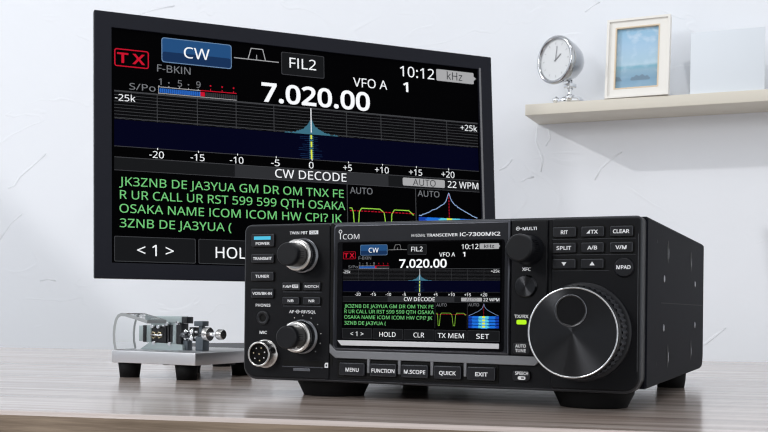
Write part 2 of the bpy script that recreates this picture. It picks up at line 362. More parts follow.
# printed lettering: glyph outlines (1000 units per em) as flat triangles
GLYPHS = {"r": """ |209||
(|241|32,220 33,263 38,306 45,348 54,389 67,429 83,468 103,504 125,540 150,573 217,573 182,521 154,465 132,407 116,346 107,284 103,221 105,179 109,139 116,98 126,58 139,19 154,-20 172,-57 192,-92 216,-127 150,-127 125,-94 103,-60 83,-24 67,14 54,53 45,94 38,135 33,177|8.10.9 8.11.10 7.11.8 7.12.11 6.12.7 5.12.6 5.13.12 4.13.5 4.14.13 3.14.4 2.14.3 2.15.14 1.15.2 1.16.15 0.16.1 0.17.16 34.17.0 34.18.17 33.18.34 33.19.18 32.19.33 32.20.19 31.20.32 31.21.20 30.21.31 30.22.21 29.22.30 29.23.22 28.23.29 28.24.23 27.24.28 27.25.24 26.25.27
)|241|209,220 207,177 203,135 196,94 186,53 173,14 158,-24 139,-60 116,-94 91,-127 25,-127 48,-92 69,-57 87,-20 102,19 114,58 124,98 131,139 136,179 137,221 136,263 131,304 124,346 114,386 102,426 87,465 69,503 48,539 24,573 91,573 116,540 139,504 158,468 173,429 186,389 196,348 203,306 207,263|27.29.28 27.30.29 27.31.30 26.31.27 26.32.31 25.32.26 25.33.32 24.33.25 24.34.33 23.34.24 23.35.34 22.35.23 22.36.35 21.36.22 21.37.36 20.37.21 20.0.37 19.0.20 18.0.19 18.1.0 17.1.18 17.2.1 16.2.17 16.3.2 15.3.16 15.4.3 14.4.15 14.5.4 13.5.14 13.6.5 12.6.13 12.7.6 11.7.12 11.8.7 10.8.11 10.9.8
+|459|257,311 417,311 417,254 257,254 257,89 200,89 200,254 40,254 40,311 200,311 200,477 257,477|9.11.10 9.0.11 7.9.8 7.0.9 7.1.0 7.2.1 6.2.7 5.3.6 3.2.6 5.4.3
-|258|32,184 32,246 226,246 226,184|0.2.1 0.3.2
.|215|58,43 59,61 64,75 72,85 82,92 94,96 107,97 120,96 132,92 142,85 151,75 156,61 157,43 156,26 151,12 142,2 132,-6 120,-10 107,-11 94,-10 82,-6 72,2 64,12 59,26|5.7.6 4.7.5 4.8.7 3.8.4 3.9.8 2.9.3 2.10.9 1.10.2 1.11.10 0.11.1 0.12.11 23.12.0 23.13.12 22.13.23 22.14.13 21.14.22 21.15.14 20.15.21 20.16.15 20.17.16 19.17.20 19.18.17
/|298|290,573 77,0 8,0 221,573|2.0.3 2.1.0
0|459|419,287 418,242 415,201 409,163 401,128 390,97 376,70 359,47 339,27 316,12 290,1 261,-6 229,-8 188,-4 153,8 122,27 97,54 76,88 60,129 48,176 42,229 39,287 41,346 48,399 58,446 73,486 93,520 119,547 149,566 186,578 229,581 269,578 304,566 335,547 361,520 382,486 399,446 410,399 417,346 110,287 111,238 115,194 121,156 131,125 143,98 159,78 178,64 202,55 229,52 256,55 279,64 298,78 314,98 326,124 336,156 343,194 347,238 348,287 347,336 343,380 336,417 326,449 314,475 298,495 279,510 256,518 229,521 202,518 178,510 159,495 143,475 131,449 121,417 115,380 111,336|29.31.30 28.31.29 28.32.31 27.32.28 27.33.32 26.33.27 26.66.33 66.34.33 26.67.66 65.34.66 25.67.26 65.35.34 64.35.65 25.68.67 25.69.68 63.35.64 25.70.69 62.35.63 62.36.35 24.70.25 24.71.70 61.36.62 24.72.71 60.36.61 23.72.24 60.37.36 23.73.72 59.37.60 22.73.23 59.38.37 22.74.73 58.38.59 21.74.22 58.0.38 21.39.74 57.0.58 20.39.21 20.40.39 56.0.57 56.1.0 56.2.1 20.41.40 55.2.56 19.41.20 55.3.2 19.42.41 54.3.55 18.42.19 54.4.3 18.43.42 53.4.54 17.43.18 53.5.4 17.44.43 52.5.53 17.45.44 51.5.52 51.6.5 16.45.17 16.46.45 50.6.51 50.7.6 16.47.46 49.7.50 16.48.47 48.7.49 15.48.16 15.7.48 15.8.7 15.9.8 14.9.15 14.10.9 13.10.14 13.11.10 12.11.13
1|459|285,0 216,0 216,400 216,415 216,428 216,439 216,450 217,460 217,470 218,479 218,489 219,499 211,491 203,483 196,477 188,471 179,463 169,455 108,405 71,452 226,573 285,573|19.21.20 19.11.21 11.0.21 19.12.11 10.0.11 19.13.12 9.0.10 19.14.13 8.0.9 19.15.14 19.16.15 7.0.8 19.17.16 6.0.7 19.18.17 5.0.6 4.0.5 3.0.4 2.0.3 1.0.2
2|459|417,0 38,0 38,59 188,210 216,238 240,264 261,287 280,309 295,331 306,353 315,376 320,399 322,424 318,453 309,477 294,496 273,510 249,518 221,520 194,519 169,514 147,506 126,495 104,482 83,466 45,513 60,526 77,537 94,548 113,557 132,565 153,572 174,577 197,580 221,581 255,579 285,572 313,562 336,548 356,531 372,510 384,485 391,458 394,428 392,399 386,371 375,344 361,318 344,292 324,267 301,241 275,214 247,185 128,67 128,64 417,64|33.35.34 32.35.33 32.36.35 31.36.32 31.37.36 30.37.31 29.37.30 29.38.37 28.38.29 28.39.38 27.39.28 26.39.27 26.18.39 18.40.39 25.18.26 25.19.18 17.40.18 25.20.19 16.40.17 25.21.20 24.23.25 23.22.25 22.21.25 16.41.40 15.41.16 14.41.15 14.42.41 13.42.14 13.43.42 12.43.13 12.44.43 11.44.12 10.44.11 10.45.44 9.45.10 9.46.45 8.46.9 8.47.46 7.47.8 7.48.47 6.48.7 6.49.48 5.49.6 5.50.49 4.50.5 4.51.50 3.51.4 3.52.51 2.52.3 2.53.52 2.54.53 2.55.54 2.0.55 1.0.2
3|459|395,439 394,414 389,392 381,372 370,355 356,339 340,326 321,316 300,307 277,302 277,298 319,290 353,276 379,255 398,229 409,198 413,163 410,131 403,101 390,74 371,50 348,30 318,14 283,2 241,-6 193,-8 164,-7 136,-5 110,-1 85,5 60,13 36,23 36,89 61,78 87,69 114,61 141,56 168,52 194,51 241,55 278,65 305,81 324,104 335,132 339,164 337,187 331,206 320,223 306,236 288,247 265,255 240,261 211,264 179,265 123,265 123,326 180,326 209,327 236,332 259,339 278,350 294,362 307,377 316,394 321,413 323,434 320,460 311,481 295,498 274,511 249,519 219,521 199,521 181,519 164,515 147,511 132,505 117,498 103,491 89,482 75,473 39,521 61,537 87,550 115,563 147,573 181,579 218,581 273,576 317,563 352,540 376,511 390,477|86.88.87 85.88.86 85.89.88 84.89.85 83.89.84 83.90.89 82.90.83 82.91.90 81.71.82 71.91.82 80.79.81 79.78.81 78.77.81 77.76.81 76.75.81 75.74.81 74.73.81 73.72.81 72.71.81 70.91.71 69.91.70 69.92.91 68.92.69 67.92.68 66.92.67 66.0.92 65.0.66 65.1.0 64.1.65 64.2.1 63.2.64 62.2.63 62.3.2 61.3.62 61.4.3 60.4.61 60.5.4 59.5.60 59.6.5 58.6.59 57.6.58 56.6.57 56.7.6 54.56.55 54.7.56 54.8.7 54.9.8 54.10.9 54.11.10 54.12.11 54.53.12 53.52.12 52.13.12 51.13.52 50.13.51 49.13.50 49.14.13 48.14.49 47.14.48 47.15.14 46.15.47 45.15.46 45.16.15 44.16.45 43.16.44 43.17.16 42.17.43 42.18.17 41.18.42 41.19.18 31.33.32 40.19.41 31.34.33 40.20.19 31.35.34 39.20.40 31.36.35 31.37.36 38.20.39 31.38.37 31.20.38 31.21.20 31.22.21 30.22.31 30.23.22 29.23.30 28.23.29 28.24.23 27.24.28 26.24.27 26.25.24
4|459|443,130 359,130 359,0 291,0 291,130 17,130 17,190 286,576 359,576 359,193 443,193 291,374 291,387 291,400 291,412 292,423 292,434 293,444 293,454 294,464 294,474 294,483 295,492 295,500 292,500 287,490 282,479 276,468 270,456 263,446 257,438 86,193 291,193|6.24.7 24.8.7 24.23.8 23.9.8 6.25.24 22.9.23 21.9.22 6.26.25 20.9.21 6.27.26 19.9.20 6.28.27 18.9.19 6.29.28 17.9.18 6.30.29 16.9.17 6.31.30 15.9.16 14.9.15 13.9.14 12.9.13 11.9.12 32.9.11 6.32.31 6.9.32 6.10.9 6.0.10 5.0.6 4.0.5 3.1.4 1.0.4 3.2.1
5|459|221,351 258,349 292,342 322,331 349,316 371,297 389,274 402,247 410,217 413,183 410,145 402,111 387,81 368,54 343,32 314,15 280,2 242,-5 199,-8 170,-7 142,-4 116,0 91,6 70,14 51,23 51,90 71,79 95,70 121,62 148,57 174,53 200,52 227,54 252,58 274,65 293,76 310,89 323,106 333,126 339,149 341,176 337,210 325,239 306,262 279,279 243,289 197,292 182,291 164,290 146,288 128,285 112,283 99,280 64,302 86,573 373,573 373,508 146,508 132,342 142,344 155,346 169,348 185,350 202,351|53.57.54 57.55.54 57.56.55 53.58.57 63.1.0 62.1.63 61.1.62 61.2.1 60.2.61 59.2.60 58.2.59 53.2.58 53.3.2 53.4.3 53.5.4 52.51.53 51.50.53 50.49.53 49.48.53 48.47.53 47.46.53 46.5.53 46.45.5 45.6.5 44.6.45 43.6.44 43.7.6 42.7.43 42.8.7 41.8.42 41.9.8 40.9.41 40.10.9 39.10.40 38.10.39 38.11.10 37.11.38 37.12.11 36.12.37 24.26.25 35.12.36 35.13.12 24.27.26 34.13.35 24.28.27 33.13.34 24.29.28 32.13.33 24.30.29 32.14.13 31.14.32 24.31.30 24.14.31 24.15.14 23.15.24 23.16.15 22.16.23 21.16.22 21.17.16 20.17.21 19.17.20 19.18.17
6|459|44,245 45,278 47,310 51,342 57,374 64,404 75,433 87,461 103,486 121,510 143,530 168,548 196,562 228,572 265,578 306,581 318,580 330,580 344,579 356,578 368,576 377,573 377,513 367,516 356,519 344,520 332,522 320,523 308,523 273,521 242,515 216,504 193,491 173,474 158,454 145,431 134,407 127,380 121,352 117,322 115,291 119,291 128,303 138,315 150,326 163,335 178,343 194,350 213,355 233,357 255,358 287,356 316,349 342,338 365,322 384,303 400,279 412,251 419,220 421,184 419,147 411,112 399,82 382,55 361,33 336,15 307,2 275,-5 239,-8 212,-6 187,-1 163,7 140,19 119,35 101,54 84,76 70,103 59,133 51,166 46,204 238,51 270,55 297,66 320,84 337,109 348,143 351,184 348,218 339,247 324,271 302,289 274,300 241,303 217,301 195,296 175,287 157,276 143,263 131,248 122,232 117,215 115,198 116,181 119,163 123,146 129,129 137,114 146,99 158,85 170,74 185,64 201,57 219,53|14.16.15 14.17.16 14.18.17 14.19.18 13.19.14 13.20.19 13.21.20 13.22.21 12.23.13 23.22.13 11.25.12 25.24.12 24.23.12 10.27.11 27.26.11 26.25.11 9.29.10 29.28.10 28.27.10 9.30.29 9.31.30 8.31.9 8.32.31 8.33.32 7.33.8 7.34.33 6.34.7 6.35.34 5.35.6 5.36.35 5.37.36 4.37.5 4.38.37 3.38.4 49.51.50 48.51.49 48.52.51 47.52.48 3.39.38 46.52.47 46.53.52 45.53.46 2.39.3 45.54.53 44.54.45 43.54.44 43.55.54 2.40.39 42.92.43 92.55.43 1.40.2 41.93.42 93.92.42 91.55.92 91.56.55 41.94.93 90.56.91 41.95.94 1.41.40 1.95.41 89.56.90 1.96.95 89.57.56 0.96.1 0.97.96 88.57.89 0.98.97 88.58.57 0.99.98 87.58.88 79.99.0 79.100.99 87.59.58 86.59.87 79.101.100 78.101.79 78.102.101 85.59.86 85.60.59 78.103.102 77.103.78 77.104.103 85.61.60 77.105.104 84.61.85 76.105.77 76.106.105 76.107.106 84.62.61 83.62.84 75.107.76 75.108.107 75.109.108 82.62.83 82.63.62 74.109.75 74.110.109 81.63.82 74.111.110 74.112.111 81.64.63 80.64.81 73.112.74 73.80.112 73.64.80 72.64.73 72.65.64 71.65.72 71.66.65 70.66.71 70.67.66 69.67.70 69.68.67
7|459|109,0 344,508 35,508 35,573 419,573 419,518 187,0|2.4.3 2.5.4 2.1.5 1.6.5 0.6.1
8|459|229,581 261,579 291,574 318,565 341,553 362,538 378,519 390,497 398,472 400,443 399,421 394,401 385,383 374,367 361,352 346,338 329,325 310,314 291,303 314,291 335,279 355,265 373,250 389,234 401,216 411,196 417,173 419,148 416,118 408,90 395,65 378,44 356,26 330,11 300,1 267,-6 231,-8 192,-6 157,0 126,10 100,24 78,42 61,63 49,87 42,115 39,146 41,171 47,194 56,214 68,232 82,249 99,264 118,277 138,289 158,299 140,310 123,322 107,336 93,350 81,366 71,383 64,401 59,422 58,444 60,472 68,497 80,518 97,537 117,552 141,565 168,573 197,579 108,145 112,119 121,96 138,76 161,60 192,51 229,48 265,51 295,60 319,76 336,96 346,120 350,148 348,166 343,182 335,197 324,211 310,223 293,235 274,246 253,256 229,265 217,270 194,260 174,249 157,237 142,225 130,212 121,197 114,182 110,164 228,524 200,521 176,514 155,502 139,486 130,466 127,441 128,422 133,406 141,391 151,379 164,367 179,357 195,348 213,339 232,330 250,339 267,348 282,357 296,367 307,379 317,392 325,406 329,423 330,441 327,466 318,486 302,502 282,514 257,521|71.1.0 71.2.1 70.2.71 70.3.2 69.3.70 69.4.3 68.4.69 68.5.4 67.5.68 67.6.5 66.103.67 103.6.67 66.104.103 132.6.103 66.105.104 131.6.132 131.7.6 65.105.66 65.106.105 130.7.131 65.107.106 129.7.130 129.8.7 64.107.65 64.108.107 128.8.129 63.108.64 128.9.8 63.109.108 127.9.128 62.109.63 127.10.9 62.110.109 126.10.127 125.10.126 62.111.110 61.111.62 125.11.10 124.11.125 61.112.111 124.12.11 60.112.61 123.12.124 60.113.112 123.13.12 59.113.60 122.13.123 59.114.113 59.115.114 121.13.122 121.14.13 58.115.59 58.116.115 120.14.121 120.15.14 57.116.58 57.117.116 119.15.120 57.118.117 118.15.119 118.16.15 56.118.57 56.16.118 56.17.16 55.17.56 55.18.17 54.18.55 54.19.18 53.19.54 53.20.19 52.20.53 52.21.20 51.94.52 94.21.52 51.95.94 93.21.94 92.21.93 92.22.21 50.95.51 50.96.95 91.22.92 91.23.22 49.96.50 49.97.96 90.23.91 49.98.97 89.23.90 89.24.23 48.98.49 48.99.98 88.24.89 88.25.24 47.99.48 47.100.99 87.25.88 47.101.100 86.25.87 86.26.25 46.101.47 85.26.86 46.102.101 85.27.26 45.102.46 84.27.85 45.72.102 84.28.27 83.28.84 44.72.45 44.73.72 82.28.83 44.74.73 82.29.28 43.74.44 81.29.82 43.75.74 81.30.29 42.75.43 42.76.75 80.30.81 80.31.30 41.76.42 41.77.76 79.31.80 78.31.79 41.78.77 41.31.78 41.32.31 40.32.41 40.33.32 39.33.40 39.34.33 38.34.39 38.35.34 37.35.38 37.36.35
9|459|417,328 416,295 414,263 410,231 405,199 397,168 387,139 374,112 358,86 340,63 318,42 293,25 265,11 232,0 195,-6 154,-8 143,-8 130,-7 117,-6 103,-4 92,-2 82,0 82,60 92,57 103,55 115,53 128,51 140,50 152,50 188,52 218,58 245,68 268,82 287,99 303,118 316,141 327,165 334,192 340,221 344,250 346,281 341,281 332,269 322,258 310,247 297,238 282,230 266,223 247,218 227,215 204,214 173,216 144,223 118,235 95,250 76,270 61,294 49,321 42,352 40,387 43,426 50,460 63,491 80,517 101,540 127,557 156,570 188,578 223,581 250,579 275,574 299,565 322,553 342,537 361,518 377,495 391,469 402,439 410,406 415,369 223,521 192,518 165,507 142,488 124,463 113,429 110,388 113,354 122,325 137,301 158,284 186,273 220,269 244,271 266,276 286,285 304,296 318,310 330,325 339,341 344,358 346,374 345,392 342,409 338,426 332,443 324,459 315,474 304,487 291,499 277,508 260,516 242,520|67.69.68 67.70.69 66.70.67 66.71.70 65.71.66 65.72.71 64.72.65 64.73.72 63.73.64 63.80.73 80.74.73 63.81.80 112.74.80 111.74.112 111.75.74 63.82.81 62.82.63 110.75.111 109.75.110 62.83.82 108.75.109 108.76.75 61.83.62 61.84.83 107.76.108 106.76.107 106.77.76 61.85.84 60.85.61 105.77.106 104.77.105 104.78.77 60.86.85 103.78.104 59.86.60 102.78.103 102.79.78 101.79.102 59.87.86 58.87.59 100.79.101 100.0.79 99.0.100 58.88.87 57.88.58 98.0.99 98.1.0 57.89.88 97.1.98 56.89.57 96.1.97 56.90.89 95.1.96 95.40.1 40.2.1 55.90.56 94.41.95 41.40.95 55.91.90 94.42.41 39.2.40 93.42.94 55.92.91 92.42.93 54.92.55 54.42.92 54.43.42 39.3.2 54.44.43 53.44.54 38.3.39 53.45.44 53.46.45 52.46.53 38.4.3 52.47.46 51.47.52 51.48.47 37.4.38 51.49.48 50.49.51 37.5.4 36.5.37 36.6.5 35.6.36 34.6.35 34.7.6 33.7.34 33.8.7 32.8.33 32.9.8 31.9.32 30.9.31 30.10.9 21.23.22 29.10.30 21.24.23 21.25.24 21.26.25 28.10.29 21.27.26 21.28.27 21.10.28 21.11.10 21.12.11 21.13.12 21.14.13 20.14.21 19.14.20 18.14.19 18.15.14 17.15.18 16.15.17
:|215|58,387 59,405 64,419 72,429 82,436 94,440 107,441 120,440 132,436 142,429 151,419 156,405 157,387 156,369 151,355 142,345 132,338 120,333 107,332 94,333 82,338 72,345 64,355 59,369 58,43 59,61 64,75 72,85 82,92 94,96 107,97 120,96 132,92 142,85 151,75 156,61 157,43 156,26 151,12 142,2 132,-6 120,-10 107,-11 94,-10 82,-6 72,2 64,12 59,26|29.31.30 28.31.29 28.32.31 27.32.28 27.33.32 26.33.27 26.34.33 25.34.26 25.35.34 24.35.25 24.36.35 47.36.24 47.37.36 46.37.47 46.38.37 45.38.46 45.39.38 44.39.45 44.40.39 44.41.40 43.41.44 43.42.41 5.7.6 4.7.5 4.8.7 3.8.4 3.9.8 2.9.3 2.10.9 1.10.2 1.11.10 0.11.1 0.12.11 23.12.0 23.13.12 22.13.23 22.14.13 21.14.22 21.15.14 20.15.21 20.16.15 19.16.20 19.17.16 18.17.19
<|459|418,93 40,259 40,299 418,488 418,425 115,282 418,156|2.4.3 2.5.4 1.5.2 1.6.5 0.6.1
>|459|40,156 342,281 40,425 40,488 418,299 418,259 40,93|2.4.3 1.4.2 1.5.4 0.5.1 0.6.5
?|348|94,43 95,61 100,75 108,85 118,92 130,96 144,97 156,96 168,92 178,85 186,75 191,61 192,43 191,26 186,12 178,2 168,-6 156,-10 144,-11 130,-10 118,-6 108,2 100,12 95,26 112,183 113,202 115,220 118,235 123,250 130,264 139,277 150,291 164,305 180,319 199,336 215,351 228,363 239,375 247,386 253,398 257,410 259,423 260,439 257,462 249,482 235,498 216,510 192,517 163,519 138,518 114,514 93,509 73,502 53,494 34,485 10,541 32,552 55,561 81,569 108,576 137,579 168,581 215,576 254,564 285,543 309,515 323,481 327,440 326,417 322,397 316,379 307,363 296,347 283,332 268,318 251,303 233,287 216,273 203,260 192,248 184,237 177,226 173,215 171,203 169,190 168,175 168,161 112,161|60.62.61 59.62.60 59.63.62 58.63.59 57.63.58 57.64.63 56.64.57 55.64.56 55.65.64 54.53.55 53.52.55 52.51.55 51.50.55 50.49.55 49.48.55 48.65.55 47.65.48 46.65.47 46.66.65 45.66.46 44.66.45 43.66.44 43.67.66 42.67.43 42.68.67 41.68.42 40.68.41 40.69.68 39.69.40 38.69.39 38.70.69 37.70.38 37.71.70 36.71.37 35.71.36 35.72.71 34.72.35 34.73.72 33.73.34 33.74.73 32.74.33 32.75.74 31.75.32 31.76.75 30.76.31 30.77.76 29.77.30 29.78.77 28.78.29 28.79.78 27.79.28 27.80.79 27.81.80 26.81.27 26.82.81 25.82.26 25.83.82 25.84.83 24.84.25 24.85.84 87.85.24 87.86.85 5.7.6 4.7.5 4.8.7 3.8.4 3.9.8 2.9.3 2.10.9 1.10.2 1.11.10 0.11.1 0.12.11 23.12.0 23.13.12 22.13.23 22.14.13 21.14.22 21.15.14 20.15.21 20.16.15 20.17.16 19.17.20 19.18.17
A|512|437,0 368,177 141,177 73,0 0,0 224,575 289,575 512,0 282,415 280,420 278,428 274,438 271,449 267,461 263,473 260,484 257,493 255,500 252,490 249,479 247,468 244,457 241,447 238,438 235,429 232,421 230,415 165,241 346,241|4.6.5 4.17.6 17.7.6 4.18.17 16.7.17 15.7.16 4.19.18 14.7.15 4.20.19 13.7.14 4.21.20 12.7.13 4.22.21 11.7.12 4.23.22 4.24.23 10.7.11 4.25.24 9.7.10 4.26.25 8.7.9 4.27.26 28.7.8 4.2.27 2.28.27 2.1.28 1.7.28 4.3.2 0.7.1
B|521|241,573 307,569 361,558 404,541 434,515 453,478 459,431 457,409 453,389 446,371 437,354 424,340 409,328 392,317 372,309 350,304 350,300 373,295 395,288 415,279 433,267 448,253 461,236 470,215 476,191 478,163 475,130 467,100 454,74 436,52 413,33 385,19 354,8 318,2 279,0 78,0 78,573 256,329 300,331 334,339 357,352 372,371 381,394 384,423 380,451 369,474 351,490 324,502 289,509 245,511 150,511 150,329 150,269 150,61 265,61 311,64 346,74 371,91 388,112 398,138 401,168 399,188 395,205 388,221 377,235 362,247 344,256 321,263 293,267 260,269|35.50.36 50.0.36 50.1.0 50.2.1 50.3.2 50.4.3 50.49.4 49.48.4 48.5.4 35.51.50 47.5.48 46.5.47 45.5.46 45.6.5 44.6.45 43.6.44 43.7.6 42.7.43 42.8.7 41.8.42 41.9.8 41.10.9 40.10.41 40.11.10 39.11.40 39.12.11 38.12.39 37.12.38 35.52.51 52.37.51 52.12.37 52.13.12 52.14.13 52.15.14 52.16.15 52.17.16 52.18.17 52.19.18 52.69.19 69.20.19 35.53.52 68.20.69 68.21.20 67.21.68 66.21.67 65.21.66 65.22.21 64.22.65 64.23.22 63.23.64 62.23.63 62.24.23 61.24.62 61.25.24 60.25.61 59.25.60 59.26.25 58.26.59 58.27.26 57.27.58 57.28.27 56.28.57 56.29.28 55.29.56 54.29.55 35.54.53 35.29.54 35.30.29 35.31.30 35.32.31 35.33.32 35.34.33
C|507|323,517 294,516 266,510 241,502 217,490 196,474 178,456 162,434 149,410 139,383 131,353 127,321 125,286 128,241 135,200 147,164 164,132 186,105 213,83 244,68 281,58 322,55 347,56 371,58 394,62 416,66 438,72 460,78 460,15 438,8 416,2 393,-2 369,-6 342,-7 312,-8 257,-4 208,8 166,28 130,56 101,90 78,131 62,178 52,230 49,287 51,329 57,369 67,406 81,440 99,471 120,499 145,523 174,543 206,559 242,571 281,578 324,581 353,580 381,577 409,572 435,565 460,557 482,547 453,486 435,494 415,501 394,508 372,513 348,516|54.56.55 54.57.56 53.57.54 53.58.57 53.59.58 52.59.53 52.60.59 51.60.52 51.61.60 51.66.61 66.65.61 65.64.61 64.63.61 63.62.61 50.0.51 0.67.51 67.66.51 49.1.50 1.0.50 49.2.1 49.3.2 49.4.3 48.4.49 48.5.4 48.6.5 47.6.48 47.7.6 46.7.47 46.8.7 46.9.8 45.9.46 45.10.9 44.10.45 44.11.10 43.11.44 43.12.11 42.12.43 42.13.12 42.14.13 41.14.42 41.15.14 40.15.41 40.16.15 40.17.16 39.17.40 39.18.17 38.18.39 38.19.18 26.28.27 25.28.26 38.20.19 24.28.25 23.28.24 38.21.20 22.28.23 21.28.22 37.21.38 37.28.21 36.28.37 36.29.28 35.29.36 35.30.29 35.31.30 35.32.31 34.32.35 34.33.32
D|585|536,292 533,231 521,177 501,131 474,91 439,58 399,33 351,15 297,4 237,0 78,0 78,573 254,573 309,569 359,558 404,540 443,516 476,484 502,446 521,401 533,350 460,289 457,337 449,379 435,415 416,444 391,469 361,487 327,500 287,508 244,511 150,511 150,62 228,62 299,68 357,87 402,119 434,164 454,220|10.31.11 31.12.11 31.13.12 31.14.13 31.15.14 31.16.15 31.30.16 30.29.16 29.17.16 10.32.31 28.17.29 27.17.28 26.17.27 26.18.17 25.18.26 25.19.18 24.19.25 23.19.24 23.20.19 22.20.23 22.0.20 21.0.22 21.1.0 38.1.21 38.2.1 37.2.38 37.3.2 36.3.37 36.4.3 35.4.36 35.5.4 34.5.35 33.5.34 10.33.32 10.5.33 10.6.5 10.7.6 10.8.7 10.9.8
E|446|398,0 78,0 78,573 398,573 398,509 150,509 150,330 383,330 383,268 150,268 150,63 398,63|1.5.2 5.3.2 5.4.3 1.6.5 1.9.6 9.7.6 9.8.7 1.10.9 1.11.10 1.0.11
F|416|150,0 78,0 78,573 398,573 398,509 150,509 150,306 383,306 383,243 150,243|1.5.2 5.3.2 5.4.3 1.6.5 1.9.6 9.7.6 9.8.7 1.0.9
G|584|326,302 524,302 524,22 493,12 462,5 431,-1 398,-5 362,-7 323,-8 267,-4 217,8 173,28 136,55 105,89 81,130 63,176 52,229 49,286 53,343 65,395 84,442 111,482 145,517 186,544 233,564 286,577 346,581 377,580 407,577 437,572 465,565 491,557 516,547 489,484 468,493 445,501 421,508 395,513 369,516 342,517 298,514 259,505 225,489 195,468 170,441 150,409 136,373 127,332 124,286 127,243 134,202 146,166 164,133 187,106 216,84 251,68 292,58 340,55 364,55 385,56 404,59 421,61 437,65 452,68 452,238 326,238|25.27.26 25.28.27 25.29.28 24.29.25 24.30.29 24.31.30 23.31.24 23.32.31 23.37.32 37.36.32 36.35.32 35.34.32 34.33.32 22.39.23 39.38.23 38.37.23 22.40.39 21.40.22 21.41.40 21.42.41 21.43.42 20.43.21 20.44.43 19.44.20 19.45.44 19.46.45 18.46.19 18.47.46 17.47.18 17.48.47 65.1.0 65.64.1 64.2.1 16.48.17 16.49.48 16.50.49 63.2.64 15.50.16 15.51.50 14.51.15 14.52.51 14.53.52 13.53.14 13.54.53 12.54.13 12.55.54 62.2.63 12.56.55 61.2.62 60.2.61 59.2.60 12.57.56 58.2.59 57.2.58 11.57.12 11.2.57 10.2.11 10.3.2 10.4.3 9.4.10 9.5.4 9.6.5 8.6.9 8.7.6
H|594|516,0 443,0 443,267 150,267 150,0 78,0 78,573 150,573 150,330 443,330 443,573 516,573|5.7.6 5.8.7 9.11.10 9.0.11 5.3.8 3.9.8 3.2.9 2.0.9 5.4.3 1.0.2
I|272|239,0 32,0 32,42 99,57 99,515 32,531 32,573 239,573 239,531 172,515 172,57 239,42|5.7.6 5.8.7 4.8.5 4.9.8 3.9.4 3.10.9 2.10.3 2.11.10 1.11.2 1.0.11
J|219|-3,-152 -16,-152 -27,-151 -37,-150 -46,-147 -55,-145 -63,-142 -63,-81 -54,-83 -45,-85 -35,-87 -25,-88 -15,-89 -5,-89 8,-88 21,-85 33,-81 45,-74 54,-65 63,-53 69,-38 73,-19 74,3 74,573 146,573 146,9 144,-26 138,-56 128,-82 114,-104 96,-122 75,-135 52,-145 25,-150|22.24.23 22.25.24 22.26.25 21.26.22 20.26.21 20.27.26 19.27.20 18.27.19 18.28.27 17.28.18 16.28.17 6.8.7 15.28.16 15.29.28 6.9.8 6.10.9 14.29.15 6.11.10 6.12.11 13.29.14 6.13.12 6.29.13 6.30.29 6.31.30 6.32.31 5.32.6 5.33.32 4.33.5 3.33.4 2.33.3 2.0.33 1.0.2
K|496|496,0 411,0 209,273 150,222 150,0 78,0 78,573 150,573 150,290 166,308 182,327 199,345 215,363 232,381 249,399 403,573 488,573 261,323|5.7.6 5.8.7 14.16.15 14.17.16 13.17.14 12.17.13 11.17.12 10.17.11 9.17.10 9.2.17 2.0.17 8.2.9 5.3.8 3.2.8 1.0.2 5.4.3
L|420|78,0 78,573 150,573 150,64 400,64 400,0|0.2.1 0.3.2 0.4.3 0.5.4
M|727|330,0 142,502 139,502 140,490 141,477 142,461 142,444 143,426 144,407 144,387 144,367 144,347 144,0 78,0 78,573 184,573 361,103 364,103 544,573 650,573 650,0 578,0 578,352 578,371 579,389 579,408 580,426 580,443 581,460 582,475 583,489 584,501 581,501 390,0|13.2.14 2.15.14 2.1.15 1.16.15 17.32.18 32.19.18 32.31.19 31.20.19 13.3.2 0.16.1 17.33.32 30.20.31 13.4.3 29.20.30 13.5.4 28.20.29 13.6.5 27.20.28 13.7.6 26.20.27 13.8.7 25.20.26 24.20.25 13.9.8 23.20.24 13.10.9 22.20.23 13.11.10 21.20.22 13.12.11 0.17.16 0.33.17
N|609|532,0 447,0 141,476 138,476 139,462 140,448 141,432 142,415 142,397 143,378 144,359 144,340 144,320 144,0 78,0 78,573 161,573 467,99 470,99 469,109 469,121 468,137 467,155 466,173 466,193 465,213 464,232 464,249 464,573 532,573|14.3.15 3.16.15 3.2.16 2.17.16 27.29.28 27.0.29 14.4.3 1.17.2 14.5.4 14.6.5 14.7.6 14.8.7 14.9.8 14.10.9 14.11.10 14.12.11 14.13.12 26.0.27 25.0.26 24.0.25 23.0.24 22.0.23 21.0.22 20.0.21 19.0.20 18.0.19 1.18.17 1.0.18
